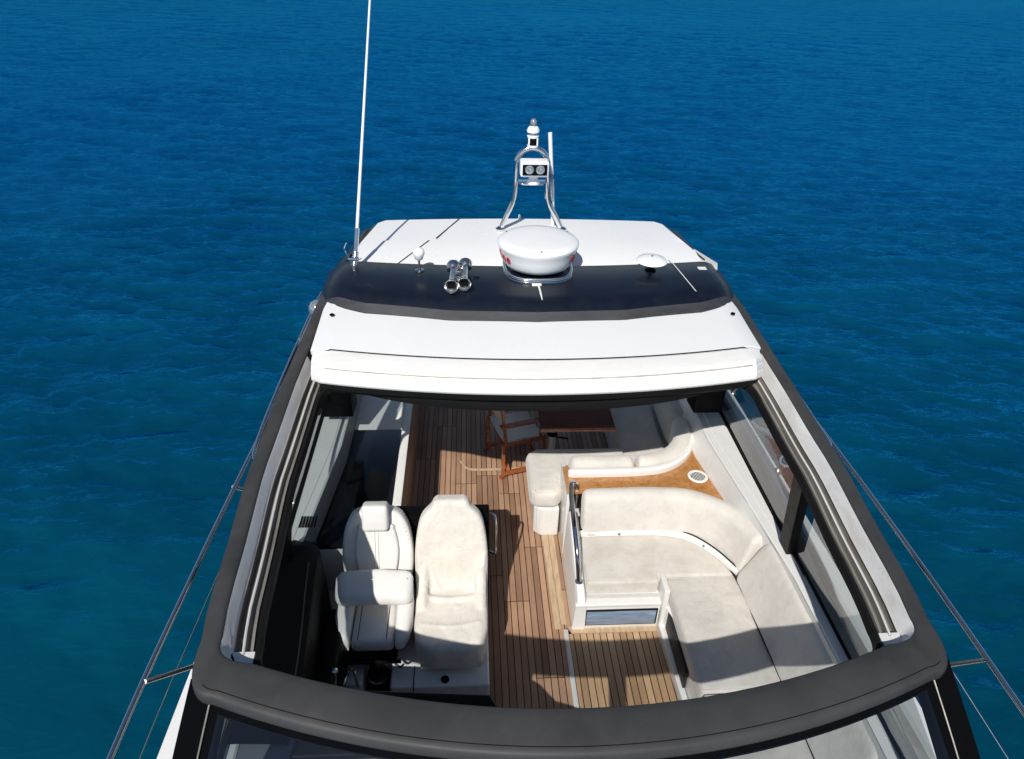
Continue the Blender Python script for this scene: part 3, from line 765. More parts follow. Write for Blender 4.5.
# port sideboard: brown veneer side, pale edge, black glass top
side = B(); box(side, -1.115, -1.085, 3.98, 7.0, 0, .735, .004); side = obj('sideboard', side, M['woodside'], yacht)
bm = B(); box(bm, -1.155, -1.083, 3.97, 7.0, .737, .757, .004); obj('sideboard_edge', bm, M['gel_int'], side)
bm = B(); box(bm, -1.70, -1.157, 3.97, 5.48, .735, .7535, .003); obj('worktop', bm, M['blackgloss'], side)
bm = B(); box(bm, -1.70, -1.157, 5.483, 7.0, .735, .756, .003); obj('worktop', bm, M['gel_int'], side)
bm = B(); box(bm, -1.70, -1.11, 3.972, 3.99, 0, .735, .002); obj('end_panel', bm, M['gel_int'], side)
bm = B()
for k in range(6): box(bm, -1.80+k*.022, -1.788+k*.022, 3.98, 4.10, .955, .963, .002, 1)
obj('demister_vent', bm, M['black'], yacht)
# burr walnut counter between the sofas
ctr = B(); prism(ctr, [(.31, 4.56), (1.2, 4.56), (1.5, 4.46), (1.66, 4.30), (1.655, 4.70), (1.60, 5.30), (1.52, 5.30), (1.45, 5.04), (1.2, 4.92), (.31, 4.90)], .722, .75, .004); ctr = obj('walnut_counter', ctr, M['burl'], yacht)
bm = B(); box(bm, .315, .345, 4.57, 5.0, 0, .722, .004); obj('counter_side', bm, M['gel_int'], ctr)
gv = B(); lathe(gv, [(.062, 0), (.085, 0), (.088, .006), (.082, .011), (.066, .011), (.062, .004)], (1.49, 4.73, .7505), seg=32, caps=False); gv = obj('round_vent', gv, M['piping'], ctr)
bm = B(); lathe(bm, [(.064, 0), (.064, .002), (.002, .002)], (1.49, 4.73, .7508), seg=32); obj('vent_well', bm, M['lining'], gv)
bm = B()
for k in range(9):
    x = -.05+k*.0125; L_ = math.sqrt(max(0, .063**2-x*x)); box(bm, 1.49+x-.0022, 1.49+x+.0022, 4.73-L_, 4.73+L_, .7545, .758, 0)
obj('vent_slat', bm, M['piping'], gv)

# ------------------------------------------------------------------ dinette sofa (front, L shaped)
sofa = thing('dinette_sofa', 'beige L shaped dinette sofa with rounded corner backrest and white base beside the helm seats', 'sofa')
bm = B(); prism(bm, [(.33, 3.78), (1.0, 3.78), (1.06, 3.60), (1.06, 2.05), (1.64, 2.05), (1.64, 4.44), (.33, 4.44)], .0, .30, .02); obj('base', bm, M['gel_int'], sofa)
cushion('seat_cushion', [(.405, 3.83), (.985, 3.83), (.985, 3.875), (1.66, 3.875), (1.66, 4.0), (1.60, 4.22), (1.46, 4.37), (1.25, 4.41), (.405, 4.41)], .305, .45, .03, M['sofa'], sofa, seed=1)
cushion('seat_cushion', [(1.045, 2.85), (1.66, 2.85), (1.66, 3.868), (1.045, 3.868)], .305, .455, .04, M['sofa'], sofa, seed=2)
cushion('seat_cushion', [(1.045, 2.08), (1.66, 2.08), (1.66, 2.843), (1.045, 2.843)], .305, .455, .04, M['sofa'], sofa, seed=3)
# backrest in one sweep round the corner, then the straight one
path = smooth_path([(.42, 4.41, .645), (.75, 4.42, .645), (1.08, 4.415, .645), (1.33, 4.375, .645), (1.54, 4.24, .645), (1.67, 4.03, .645), (1.71, 3.86, .645)], 8)
bm = B(); sweep_rrect(bm, path, .15, .42, .07, lean=-.20, endround=.05); puff(bm, .004, 5, 4); o = obj('backrest', bm, M['sofa_light'], sofa, angle=80); subdivide_soft(o, 1)
path = resample([(1.725, 3.85, .66), (1.745, 3.3, .66), (1.755, 2.7, .66), (1.76, 2.1, .66)], .05)
bm = B(); sweep_rrect(bm, path, .13, .47, .06, lean=-.40, endround=.06); puff(bm, .004, 5, 5); o = obj('backrest', bm, M['sofa_light'], sofa, angle=80); subdivide_soft(o, 1)
# white rail along the foot of the back
path = smooth_path([(.40, 4.33, .488), (.8, 4.335, .488), (1.12, 4.325, .488), (1.33, 4.255, .488), (1.50, 4.08, .488), (1.62, 3.86, .488)], 8)
bm = B(); sweep_rrect(bm, path, .04, .06, .012, endround=.01); obj('back_rail', bm, M['piping'], sofa)
bm = B(); tube(bm, [p+Vector((0, .012, .034)) for p in path], .007, 6); obj('rail_seal', bm, M['lining'], sofa)
for c in ((.74, 4.308, .50), (1.42, 4.150, .50)):
    bm = B(); lathe(bm, [(.014, 0), (.014, .012), (.008, .02), (.002, .02)], c, axis=(-.2, -.8, .5), seg=12); obj('rail_stud', bm, M['chrome'], sofa)
bm = B(); tube(bm, smooth_path([(1.51, 4.10, .462), (1.57, 3.95, .464), (1.598, 3.80, .466), (1.61, 3.4, .466), (1.62, 2.9, .466), (1.625, 2.3, .466)], 5), .009, 6); obj('piping', bm, M['lining'], sofa)
# left arm panel
bm = B(); secs = []
for y, zt in ((3.74, .30), (3.80, .36), (3.95, .40), (4.10, .47), (4.30, .56), (4.43, .62), (4.46, .62)):
    secs.append([(.30, y, 0), (.315, y, zt-.03), (.33, y, zt), (.385, y, zt), (.40, y, zt-.025), (.405, y, .0)])
grid_loft(bm, secs, closed=True, caps=True); obj('arm_panel', bm, M['gel_int'], sofa, angle=35)
# ledge, front face and brushed step panel
bm = B(); box(bm, .31, 1.005, 3.735, 3.85, .262, .30, .012, 3); obj('front_ledge', bm, M['gel_int'], sofa)
fp = B(); box(fp, .325, 1.0, 3.752, 3.785, 0, .262, .004); fp = obj('front_panel', fp, M['gel_int'], sofa)
bm = B(); box(bm, .395, .985, 3.741, 3.753, .045, .225, .004); obj('step_frame', bm, M['rubber'], fp)
bm = B(); box(bm, .41, .97, 3.736, 3.742, .06, .212, .002); obj('step_plate', bm, M['brushed'], fp)  # its blue is a painted sky reflection
# end panel with louvre grille
bm = B(); box(bm, .995, 1.04, 3.70, 3.90, 0, .475, .010, 3); obj('end_post', bm, M['gel_int'], sofa)
bm = B(); prism(bm, [(.99, 3.70), (1.045, 3.70), (1.07, 2.2), (1.04, 2.2)], 0, .10, .008); obj('toe_board', bm, M['gel_int'], sofa)
bm = B(); box(bm, 1.036, 1.058, 3.12, 3.66, .10, .28, .004); obj('side_grille', bm, M['mesh'], sofa)
settle(sofa, (1.0, 3.7, 0))
# chrome grab rail at the left end of the dinette
bm = B(); tube(bm, smooth_path([(.352, 3.90, .39), (.338, 4.0, .60), (.328, 4.28, .76), (.328, 4.46, .83), (.345, 4.56, .84), (.40, 4.59, .78), (.41, 4.59, .55)], 6), .021, 12)
for c in ((.355, 3.90, .385),): lathe(bm, [(.034, 0), (.034, .008), (.02, .016)], c, seg=16)
grab = obj('grab_rail', bm, M['chrome'], None); tag(grab, 'curved chrome grab rail standing at the aisle end of the dinette sofa', 'grab rail')

# ------------------------------------------------------------------ lounge sofa (aft, round the table)
ls = thing('lounge_sofa', 'pale beige curved lounge sofa behind the walnut counter, half in shade under the roof', 'sofa')
bm = B(); prism(bm, [(.07, 4.86), (.14, 4.80), (.30, 4.80), (.30, 4.92), (1.2, 4.94), (1.55, 5.2), (1.60, 6.6), (1.0, 6.6), (1.0, 5.35), (.07, 5.32)], .0, .335, .02); obj('base', bm, M['gel_int'], ls)
bm = B(); box(bm, .09, .30, 4.82, 5.0, .04, .345, .03, 3); obj('foot_panel', bm, M['gel_int'], ls)
cushion('seat_cushion', [(.025, 4.85), (.08, 4.79), (.26, 4.79), (.325, 4.85), (.33, 5.0), (.98, 5.02), (.98, 5.46), (.12, 5.46), (.025, 5.38)], .345, .525, .06, M['sofa_light'], ls, seed=8)
cushion('seat_cushion', [(.985, 5.05), (1.42, 5.2), (1.45, 6.6), (.985, 6.6)], .29, .455, .04, M['sofa'], ls, seed=9)
path = resample([(.36, 4.90, .65), (.66, 4.90, .65), (.96, 4.905, .65)], .04)
bm = B(); sweep_rrect(bm, path, .17, .40, .075, endround=.05); puff(bm, .007, 6, 2); o = obj('backrest', bm, M['sofa_light'], ls, angle=80); subdivide_soft(o, 1)
path = smooth_path([(.975, 4.905, .65), (1.13, 4.925, .655), (1.29, 4.985, .66), (1.42, 5.12, .67), (1.495, 5.30, .675), (1.52, 5.50, .675)], 7)
bm = B(); sweep_rrect(bm, path, .17, .38, .075, endround=.05); puff(bm, .006, 6, 3); o = obj('backrest', bm, M['sofa_light'], ls, angle=80); subdivide_soft(o, 1)
path = resample([(1.53, 5.52, .64), (1.545, 6.6, .64)], .08)
bm = B(); sweep_rrect(bm, path, .17, .40, .07, endround=.05); o = obj('backrest', bm, M['sofa'], ls, angle=80)
path = smooth_path([(.345, 4.775, .775), (.7, 4.775, .775), (1.0, 4.785, .775), (1.22, 4.83, .775), (1.41, 4.96, .775), (1.53, 5.15, .775), (1.575, 5.34, .775)], 7)
bm = B(); sweep_rrect(bm, path, .06, .085, .02, endround=.01); obj('back_rail', bm, M['piping'], ls)
settle(ls, (.7, 5.1, 0))

# ------------------------------------------------------------------ table
tb = thing('dining_table', 'dark varnished wooden table on a white pedestal in the shade under the roof', 'table')
bm = B(); prism(bm, [(.17, 5.50), (.90, 5.50), (.90, 6.35), (.17, 6.35)], .70, .727, .008); obj('table_top', bm, M['table'], tb)
bm = B(); box(bm, .165, .905, 5.485, 5.499, .692, .73, .003); obj('edge_band', bm, M['mahog'], tb)
bm = B(); lathe(bm, [(.13, 0), (.13, .012), (.05, .03), (.038, .06), (.038, .66), (.09, .695)], (.33, 5.80, .002), seg=24); obj('pedestal', bm, M['gel_int'], tb)
bm = B(); tube(bm, [(.33, 5.76, .46), (.36, 5.72, .46), (.48, 5.70, .45)], .010, 8); lathe(bm, [(.05, 0), (.05, .05)], (.33, 5.80, .43), seg=20); obj('clamp', bm, M['black'], tb)
settle(tb, (.33, 5.8, 0))

# ------------------------------------------------------------------ folding director chair, facing the table
dc = thing('director_chair', 'folding wooden director chair with cream canvas seat and back beside the table', 'chair')
def bar(bm, a, b, w=.018, h=.012):
    a = Vector(a); b = Vector(b); t = (b-a).normalized()
    n = t.cross(Vector((0, 0, 1)) if abs(t.z) < .9 else Vector((0, 1, 0))).normalized(); u_ = n.cross(t)
    secs = [[p+n*sx*w+u_*sy*h for sx, sy in ((-1, -1), (1, -1), (1, 1), (-1, 1))] for p in (a, a.lerp(b, .5), b)]
    grid_loft(bm, secs, closed=True, caps=True)
for y, nm in ((-.25, 'near'), (.25, 'far')):       # one folding side at each arm
    bm = B()
    bar(bm, (-.24, y, .0), (-.24, y, .03), .022, .018); bar(bm, (-.23, y, .06), (.22, y, .06), .016, .020)
    bar(bm, (-.225, y, .0), (-.225, y, .43), .014, .018); bar(bm, (.215, y, .0), (.215, y, .43), .014, .018)
    obj('side_frame', bm, M['mahog'], dc, smooth=False)
    bm = B(); bar(bm, (-.22, y, .43), (.23, y, .43), .018, .02); obj('seat_rail', bm, M['mahog'], dc, smooth=False)
    bm = B(); bar(bm, (-.20, y, .44), (-.245, y, .90), .014, .016); obj('back_post', bm, M['mahog'], dc, smooth=False)
    bm = B(); bar(bm, (.17, y, .44), (.17, y, .64), .013, .013); bar(bm, (-.26, y, .655), (.24, y, .655), .030, .010); obj('armrest', bm, M['mahog'], dc, smooth=False)
bm = B()
for x in (-.16, .15):
    bar(bm, (x, -.24, .06), (x+.01, .24, .41), .016, .010); bar(bm, (x+.025, .24, .06), (x+.035, -.24, .41), .016, .010)
obj('cross_leg', bm, M['mahog'], dc, smooth=False)
bm = B(); secs = []
for i in range(13):
    t = i/12; y = -.25+.5*t; z = .455-.035*math.sin(math.pi*t)
    secs.append([(-.21, y, z), (0, y, z-.004), (.21, y, z)])
grid_loft(bm, secs); o = obj('canvas_seat', bm, M['canvas'], dc); sd = o.modifiers.new('t', 'SOLIDIFY'); sd.thickness = .006
bm = B(); secs = []
for i in range(13):
    t = i/12; y = -.262+.524*t; x = -.045*math.sin(math.pi*t)
    secs.append([(-.212+x, y, .68), (-.230+x, y, .79), (-.247+x, y, .90)])
grid_loft(bm, secs); o = obj('canvas_back', bm, M['canvas'], dc); sd = o.modifiers.new('t', 'SOLIDIFY'); sd.thickness = .008
dc.location = (-.035, 5.94, 0); dc.rotation_euler = (0, 0, R(17))

# ------------------------------------------------------------------ helm seats
def slab(bm, outline, thick, origin, tilt, bev=.03, seg=4, cuts=4):
    """outline (x, h) in the plane of the back, extruded by thick, leaned by tilt about X at origin"""
    vs = [bm.verts.new((x, 0, h)) for x, h in outline]
    f = bm.faces.new(vs); e = bmesh.ops.extrude_face_region(bm, geom=[f])
    nv = [v for v in e['geom'] if isinstance(v, bmesh.types.BMVert)]
    bmesh.ops.translate(bm, vec=(0, thick, 0), verts=nv)
    al = vs+nv; es = list({ed for v in al for ed in v.link_edges})
    r = bmesh.ops.bevel(bm, geom=es, offset=bev, segments=seg, affect='EDGES', profile=.6)
    al = list({v for v in r['verts']} | {v for v in al if v.is_valid})
    bmesh.ops.transform(bm, matrix=Matrix.Translation(origin) @ Matrix.Rotation(-tilt, 4, 'X'), verts=al)
    return al
def arc_outline(pts, n=5):
    P = smooth_path([(x, h, 0) for x, h in pts], n); return [(p.x, p.y) for p in P]
def remeshed(o, vox=.016, smooth=6):
    r = o.modifiers.new('r', 'REMESH'); r.mode = 'VOXEL'; r.voxel_size = vox; r.use_smooth_shade = True
    s = o.modifiers.new('s', 'SMOOTH'); s.factor = .5; s.iterations = smooth

hs = thing('helm_seat', 'white leather helm seat with headrest and folded bolster on a black pedestal', 'helm seat')
cx = -1.205
bm = B()
half = [(.20, 0), (.245, .10), (.264, .27), (.256, .42), (.226, .55), (.168, .64), (.08, .672)]
ol = arc_outline([(x, h) for x, h in half]+[(0, .677)]+[(-x, h) for x, h in reversed(half)], 4)
slab(bm, [(cx+x, h) for x, h in ol], .13, (0, 3.70, .53), R(21), .045, 4)
obj('backrest', bm, M['leather'], hs, angle=60)
bm = B()
half = [(.10, .06), (.145, .2), (.16, .36), (.135, .51), (.10, .55)]
ol = arc_outline([(x, h) for x, h in half]+[(-x, h) for x, h in reversed(half)], 4)
slab(bm, [(cx+x, h) for x, h in ol], .05, (0, 3.675, .56), R(21), .02, 3); obj('back_panel', bm, M['leather'], hs, angle=60)
bm = B()
for dx in (-.012, .012): tube(bm, [(cx+dx, 3.673+h*math.sin(R(21))-.003, .56+h*math.cos(R(21))) for h in (.12, .25, .4, .51)], .0035, 5)
obj('stitching', bm, M['piping'], hs)
bm = B(); box(bm, cx-.095, cx+.095, -.065, .065, -.10, .10, .028, 4); bmesh.ops.transform(bm, matrix=Matrix.Translation((0, 3.90, 1.135)) @ Matrix.Rotation(-R(21), 4, 'X'), verts=bm.verts[:]); obj('headrest', bm, M['leather'], hs, angle=60)
# folded bolster lying across the seat front
bm = B(); secs = []
for i in range(25):
    t = i/24; x = cx-.275+.55*t; e = min(t, 1-t)/.14; k = math.sqrt(max(.0, 1-(1-min(1, e))**2))*.45+.55
    sag = -.02*math.cos(2*math.pi*t)*.3
    secs.append([(x, 3.56+b*.9*k, .76+a*k+sag+(.035*b/.1)) for a, b in rrect(.115, .235, .05)])
grid_loft(bm, secs, closed=True, caps=True); puff(bm, .004, 7, 6); bol = obj('bolster', bm, M['leather'], hs, angle=70)
bm = B(); tube(bm, [(cx-.235+.47*k/16, 3.56+.118*.9-.105, .80+.055-.012) for k in range(17)], .0032, 5); obj('bolster_seam', bm, M['piping'], bol)
bm = B(); box(bm, cx-.15, cx+.15, 3.24, 3.70, .45, .575, .04, 4); puff(bm, .003, 6, 2); sc = obj('seat_cushion', bm, M['leather'], hs, angle=60)
for dx in (-.10, .10):
    bm = B(); tube(bm, [(cx+dx, 3.26+.42*k/10, .5765) for k in range(11)], .003, 5); obj('cushion_seam', bm, M['lining'], sc)
for s in (-1, 1):
    bm = B(); secs = []
    for y, wd, zt in ((3.235, .03, .52), (3.25, .06, .56), (3.31, .09, .60), (3.42, .11, .65), (3.55, .112, .67), (3.70, .10, .68), (3.78, .06, .62)):
        secs.append([(cx+s*(.165+wd*.45+a*wd/.09), y, .50+(b+.06)*(zt-.44)/.19) for a, b in rrect(.09*1.1, .17, .04)])
    grid_loft(bm, secs, closed=True, caps=True); obj('side_bolster', bm, M['leather'], hs, angle=70)
bm = B(); box(bm, cx-.19, cx+.17, 3.20, 3.70, .40, .445, .01); tube(bm, [(cx-.22, 3.19, .42), (cx+.20, 3.19, .42)], .014, 8); obj('seat_pan', bm, M['black'], hs)
bm = B(); lathe(bm, [(.12, 0), (.12, .015), (.075, .03), (.07, .06), (.07, .22), (.055, .23), (.055, .41)], (cx+.02, 3.235, .002), seg=24); obj('pedestal', bm, M['black'], hs)
bm = B(); lathe(bm, [(.074, 0), (.074, .03)], (cx+.02, 3.235, .20), seg=24); obj('slide_ring', bm, M['chrome'], hs)
bm = B(); tube(bm, smooth_path([(cx+.14, 3.20, .41), (cx+.19, 3.16, .40), (cx+.22, 3.16, .43)], 4), .008, 6); obj('seat_lever', bm, M['chrome'], hs)
settle(hs, (cx, 3.235, 0))

hc = thing('covered_helm_seat', 'helm seat under a loose off white cotton cover, nearer the aisle', 'helm seat')
cx = -.655
bm = B()
half = [(.235, -.08), (.268, .05), (.272, .16), (.272, .32), (.252, .50), (.215, .62), (.135, .70)]
ol = arc_outline([(x, h) for x, h in half], 4)
ol = ol+[(.125, .735), (.105, .75), (-.105, .75), (-.125, .735)]+[(-x, h) for x, h in reversed(ol)]
slab(bm, [(cx+x, h) for x, h in ol], .15, (0, 3.66, .55), R(21), .04, 3)
prism(bm, [(cx-.15, 3.155), (cx-.225, 3.20), (cx-.265, 3.33), (cx-.272, 3.82), (cx+.272, 3.82), (cx+.265, 3.33), (cx+.225, 3.20), (cx+.15, 3.155)], .33, .60, .06, 4)
for s in (-1, 1):       # cloth stretched over the low arms and gathered where back meets seat
    tube(bm, smooth_path([(cx+s*.215, 3.50, .575), (cx+s*.215, 3.61, .62), (cx+s*.215, 3.70, .67), (cx+s*.21, 3.76, .74)], 5), .046, 10)
    for k in range(3):
        x0 = cx+s*(.10+.045*k)
        F = lambda z: 3.668+.384*(z-.55)
        tube(bm, smooth_path([(x0, F(.60)-.012, .60), (x0+s*.03, F(.67)-.006, .67), (x0+s*.05, F(.76), .76+.02*k), (x0+s*.055, F(.88)+.01, .88)], 5), .017, 8, r1=.006)
tube(bm, smooth_path([(cx-.19, 3.60, .60), (cx-.08, 3.575, .605), (cx+.08, 3.575, .605), (cx+.19, 3.60, .60)], 5), .020, 8)
tube(bm, smooth_path([(cx-.22, 3.36, .595), (cx, 3.33, .60), (cx+.22, 3.37, .595)], 5), .012, 8)
for k in range(15):     # gathered hem
    x0 = cx-.215+k*.0307+random.uniform(-.006, .006)
    tube(bm, [(x0, 3.20, .46-random.uniform(0, .06)), (x0+.004, 3.178, .40), (x0, 3.186, .335)], .009, 6)
cov = obj('seat_cover', bm, M['cloth'], hc, angle=80); remeshed(cov, .011, 7)
bm = B(); box(bm, cx-.17, cx+.17, 3.26, 3.66, .281, .345, .01); obj('seat_base', bm, M['black'], hc)
settle(hc, (cx, 3.3, .28))
# black rack behind the seats, with its steel hand rail
rack = thing('seat_rack', 'black cabinet panel standing right behind the two helm seats', 'cabinet')
bm = B(); box(bm, -1.20, -.365, 4.02, 4.16, .0, 1.0, .012); obj('panel', bm, M['black'], rack)
bm = B(); tube(bm, smooth_path([(-.37, 4.10, .95), (-.325, 4.09, .94), (-.315, 4.05, .85), (-.315, 4.02, .66), (-.325, 4.04, .58), (-.37, 4.08, .57)], 5), .010, 8); obj('hand_rail', bm, M['chrome'], rack)
settle(rack, (-.78, 4.09, 0))

# ------------------------------------------------------------------ on the roof
# radar dome
rd = thing('radar_dome', 'round white radar dome on a steel bracket at the middle of the navy arch', 'radar')
c = (.052, 5.41, 0)
bm = B(); lathe(bm, [(.19, 2.470), (.225, 2.473), (.262, 2.490), (.287, 2.525), (.303, 2.575), (.317, 2.635), (.327, 2.651), (.327, 2.660)], c, seg=64); obj('lower_shell', bm, M['dome'], rd, angle=60)
bm = B(); lathe(bm, [(.325, 2.660), (.329, 2.664), (.326, 2.674), (.312, 2.688), (.25, 2.698), (.15, 2.704), (.002, 2.706)], c, seg=64); obj('upper_shell', bm, M['dome'], rd, angle=60)
for k in range(3):
    bm = B(); a = R(-90+120*k); tube(bm, [(c[0]+.29*math.cos(a), c[1]+.29*math.sin(a), 2.688), (c[0]+.29*math.cos(a), c[1]+.29*math.sin(a), 2.699)], .007, 8)
    obj('shell_screw', bm, M['track'], rd)
bm = B(); ring = []
for k in range(49):
    a = 2*math.pi*k/48; ca, sa_ = math.cos(a), math.sin(a)
    ring.append((c[0]+.27*(abs(ca)**.6)*(1 if ca >= 0 else -1), c[1]+.32*(abs(sa_)**.75)*(1 if sa_ >= 0 else -1), 2.468))
tube(bm, ring, .016, 10); tube(bm, [Vector(p)-Vector((0, 0, .027)) for p in ring], .018, 10); obj('bracket', bm, M['chrome'], rd)
bm = B(); lathe(bm, [(.18, 2.44), (.18, 2.48)], c, seg=32); obj('foot', bm, M['black'], rd)
# lettering round the shell: it starts at the right and runs behind, its last letters show at the left
def letter_mesh(ch, size, m, ext=.002):
    cu = bpy.data.curves.new('letter', 'FONT'); cu.body = ch; cu.size = size; cu.extrude = ext; cu.align_x = 'CENTER'; cu.align_y = 'CENTER'; cu.resolution_u = 4; cu.offset = .0012
    o = bpy.data.objects.new('letter', cu); COL.objects.link(o)
    dg = bpy.context.evaluated_depsgraph_get(); me = bpy.data.meshes.new_from_object(o.evaluated_get(dg))
    bpy.data.objects.remove(o, do_unlink=True); return me
word = 'Raymarine'
for side, a0 in (('right', -33), ('left', 123)):
    for i, ch in enumerate(word):
        a = R(a0 + i*11.6)
        me = letter_mesh(ch, .108, None)
        n = Vector((math.cos(a), math.sin(a), -.26)).normalized(); t = Vector((-math.sin(a), math.cos(a), 0)); u_ = n.cross(t)
        pos = Vector((c[0]+.3085*math.cos(a), c[1]+.3085*math.sin(a), 2.585))
        mt = Matrix((t, u_, n)).transposed().to_4x4(); mt.translation = pos
        me.transform(mt); bm = B(); bm.from_mesh(me); bpy.data.meshes.remove(me)
        obj('letter', bm, M['red'], rd, smooth=False)
settle(rd, (.052, 5.41, 2.45))
# cable tail in front of the dome
bm = B(); box(bm, -.02, .055, 5.03, 5.055, 2.445, 2.465, .004); tube(bm, [(.03, 5.04, 2.458), (.036, 4.93, 2.452), (.042, 4.82, 2.430)], .008, 6)
cable = obj('radar_cable', bm, M['piping']); tag(cable, 'short white cable with a clip running forward from under the radar dome', 'cable')
# mast hoop
mast = thing('radar_mast', 'polished steel hoop mast rising behind the radar dome', 'mast')
pts = [(-.215, 6.30, 2.43), (-.17, 6.30, 2.55), (-.115, 6.30, 2.68), (-.09, 6.30, 2.80), (-.085, 6.30, 3.0), (-.078, 6.30, 3.09), (-.03, 6.30, 3.165), (.055, 6.30, 3.195), (.14, 6.30, 3.165), (.19, 6.30, 3.09), (.20, 6.30, 3.0), (.21, 6.30, 2.80), (.235, 6.30, 2.68), (.30, 6.30, 2.55), (.355, 6.30, 2.43)]
bm = B(); tube(bm, smooth_path([(x, y, z-.02*(z-2.43)/.77) for x, y, z in pts], 6), .0235, 12); obj('hoop', bm, M['chrome'], mast)
bm = B(); prism(bm, [(-.09, 6.30), (-.04, 6.22), (.055, 6.20), (.155, 6.22), (.21, 6.30), (.20, 6.33), (-.08, 6.33)], 2.875, 2.89, .004); obj('lamp_shelf', bm, M['chrome'], mast)
for x in (-.215, .355):
    bm = B(); lathe(bm, [(.045, 0), (.045, .012), (.02, .03)], (x, 6.30, 2.432), seg=16); obj('flange', bm, M['chrome'], mast)
bm = B()
for x in (.245, .205):
    tube(bm, [(x, 6.38, 2.70), (x, 6.38, 2.93)], .013, 8)
    for z in (2.73, 2.90): tube(bm, [(x, 6.38, z-.02), (x, 6.38, z+.02)], .019, 8)
obj('antenna_clamp', bm, M['brass'], mast)
settle(mast, (.07, 6.30, 2.43))
# searchlight
sp = thing('searchlight', 'small white twin lens searchlight mounted inside the steel hoop', 'searchlight')
bm = B(); box(bm, -.060, .190, 6.10, 6.24, 2.975, 3.110, .020, 3); obj('housing', bm, M['dome'], sp, angle=50)
bm = B(); box(bm, -.042, .172, 6.090, 6.104, 2.996, 3.088, .006); obj('bezel', bm, M['black'], sp)
for x in (.018, .112):
    bm = B(); lathe(bm, [(.040, 0), (.036, .006), (.022, .010), (.002, .004)], (x, 6.091, 3.045), axis=(0, -1, 0), seg=20); obj('lens', bm, M['lens'], sp)
bm = B(); lathe(bm, [(.060, 2.892), (.060, 2.912), (.040, 2.93), (.045, 2.985)], (.065, 6.22, 0), seg=24); obj('foot', bm, M['dome'], sp)
settle(sp, (.065, 6.2, 2.892))
# all-round light on the hoop
nl = thing('navigation_light', 'white and black navigation light with clear globe on top of the steel hoop', 'navigation light')
bm = B(); lathe(bm, [(.042, 3.184), (.050, 3.189), (.050, 3.206)], (.055, 6.30, 0), seg=24); obj('collar', bm, M['dome'], nl)
bm = B(); lathe(bm, [(.047, 3.206), (.047, 3.266)], (.055, 6.30, 0), seg=24); obj('screen', bm, M['black'], nl)
for a in (-50, 50, 180):
    bm = B(); x = .055+.047*math.sin(R(a)); y = 6.30-.047*math.cos(R(a)); box(bm, x-.007, x+.007, y-.007, y+.007, 3.206, 3.267, .002); obj('strut', bm, M['dome'], nl)
bm = B(); lathe(bm, [(.050, 3.267), (.052, 3.283), (.012, 3.290), (.012, 3.306), (.054, 3.312), (.056, 3.329), (.040, 3.356), (.028, 3.363)], (.055, 6.30, 0), seg=24); obj('cap', bm, M['dome'], nl)
bm = B(); lathe(bm, [(.027, 3.363), (.030, 3.382), (.027, 3.406), (.012, 3.423), (.002, 3.427)], (.055, 6.30, 0), seg=20); obj('globe', bm, M['lens'], nl)
settle(nl, (.055, 6.3, 3.180))
# short white whip beside the mast
bm = B(); tube(bm, [(.285, 6.42, 2.43), (.265, 6.42, 2.75), (.235, 6.42, 3.05), (.215, 6.42, 3.28)], .017, 10, r1=.019)
wa = obj('stub_antenna', bm, M['dome']); tag(wa, 'short thick white antenna rod standing beside the steel hoop mast', 'antenna')
# tall whip antenna at port with ratchet mount
an = thing('whip_antenna', 'very tall thin white whip antenna at the left end of the navy arch', 'antenna')
bA = Vector((-1.44, 5.44, 2.40)); tA = Vector((-1.26, 6.30, 4.29)); dA = (tA-bA).normalized()
bm = B(); lathe(bm, [(.05, 0), (.05, .012), (.034, .02), (.030, .05)], bA, seg=16); obj('mount_foot', bm, M['brass'], an)
bm = B(); tube(bm, [bA+Vector((0, 0, .04)), bA+dA*.15], .026, 10); tube(bm, [bA+Vector((-.045, 0, .10)), bA+Vector((.04, 0, .10))], .016, 8); tube(bm, smooth_path([bA+Vector((-.03, .02, .08)), bA+Vector((-.07, .03, .16)), bA+Vector((-.05, .04, .22))], 4), .009, 6); obj('ratchet', bm, M['chrome'], an)
bm = B(); tube(bm, [bA+dA*.15, bA+dA*.34], .019, 10); obj('ferrule', bm, M['chrome'], an)
bm = B(); tube(bm, [bA+dA*.34, bA+dA*1.6, bA+dA*3.0], .0135, 8, r1=.006); obj('rod', bm, M['dome'], an)
settle(an, bA)
# GPS mushroom and flat dome
g1 = thing('mushroom_antenna', 'small white mushroom shaped antenna on a thin stem on the navy arch', 'antenna')
bm = B(); lathe(bm, [(.036, 2.446), (.036, 2.453), (.012, 2.462), (.008, 2.51), (.010, 2.54)], (-.905, 5.33, 0), seg=16); obj('stem', bm, M['chrome'], g1)
bm = B(); lathe(bm, [(.012, 2.535), (.030, 2.55), (.046, 2.59), (.047, 2.61), (.038, 2.63), (.016, 2.642), (.002, 2.644)], (-.905, 5.33, 0), seg=24); obj('dome', bm, M['dome'], g1)
settle(g1, (-.905, 5.33, 2.446))
g2 = thing('disc_antenna', 'flat white disc antenna on a short stem at the right side of the navy arch', 'antenna')
bm = B(); lathe(bm, [(.045, 2.438), (.045, 2.448), (.02, 2.458), (.016, 2.50)], (.985, 5.36, 0), seg=16); obj('stem', bm, M['black'], g2)
bm = B(); lathe(bm, [(.05, 2.497), (.115, 2.512), (.128, 2.522), (.115, 2.540), (.06, 2.556), (.002, 2.562)], (.985, 5.36, 0), seg=36); obj('disc', bm, M['dome'], g2)
bm = B(); lathe(bm, [(.010, 2.556), (.008, 2.572), (.001, 2.574)], (.985, 5.36, 0), seg=10); obj('screw', bm, M['track'], g2)
settle(g2, (.985, 5.36, 2.438))
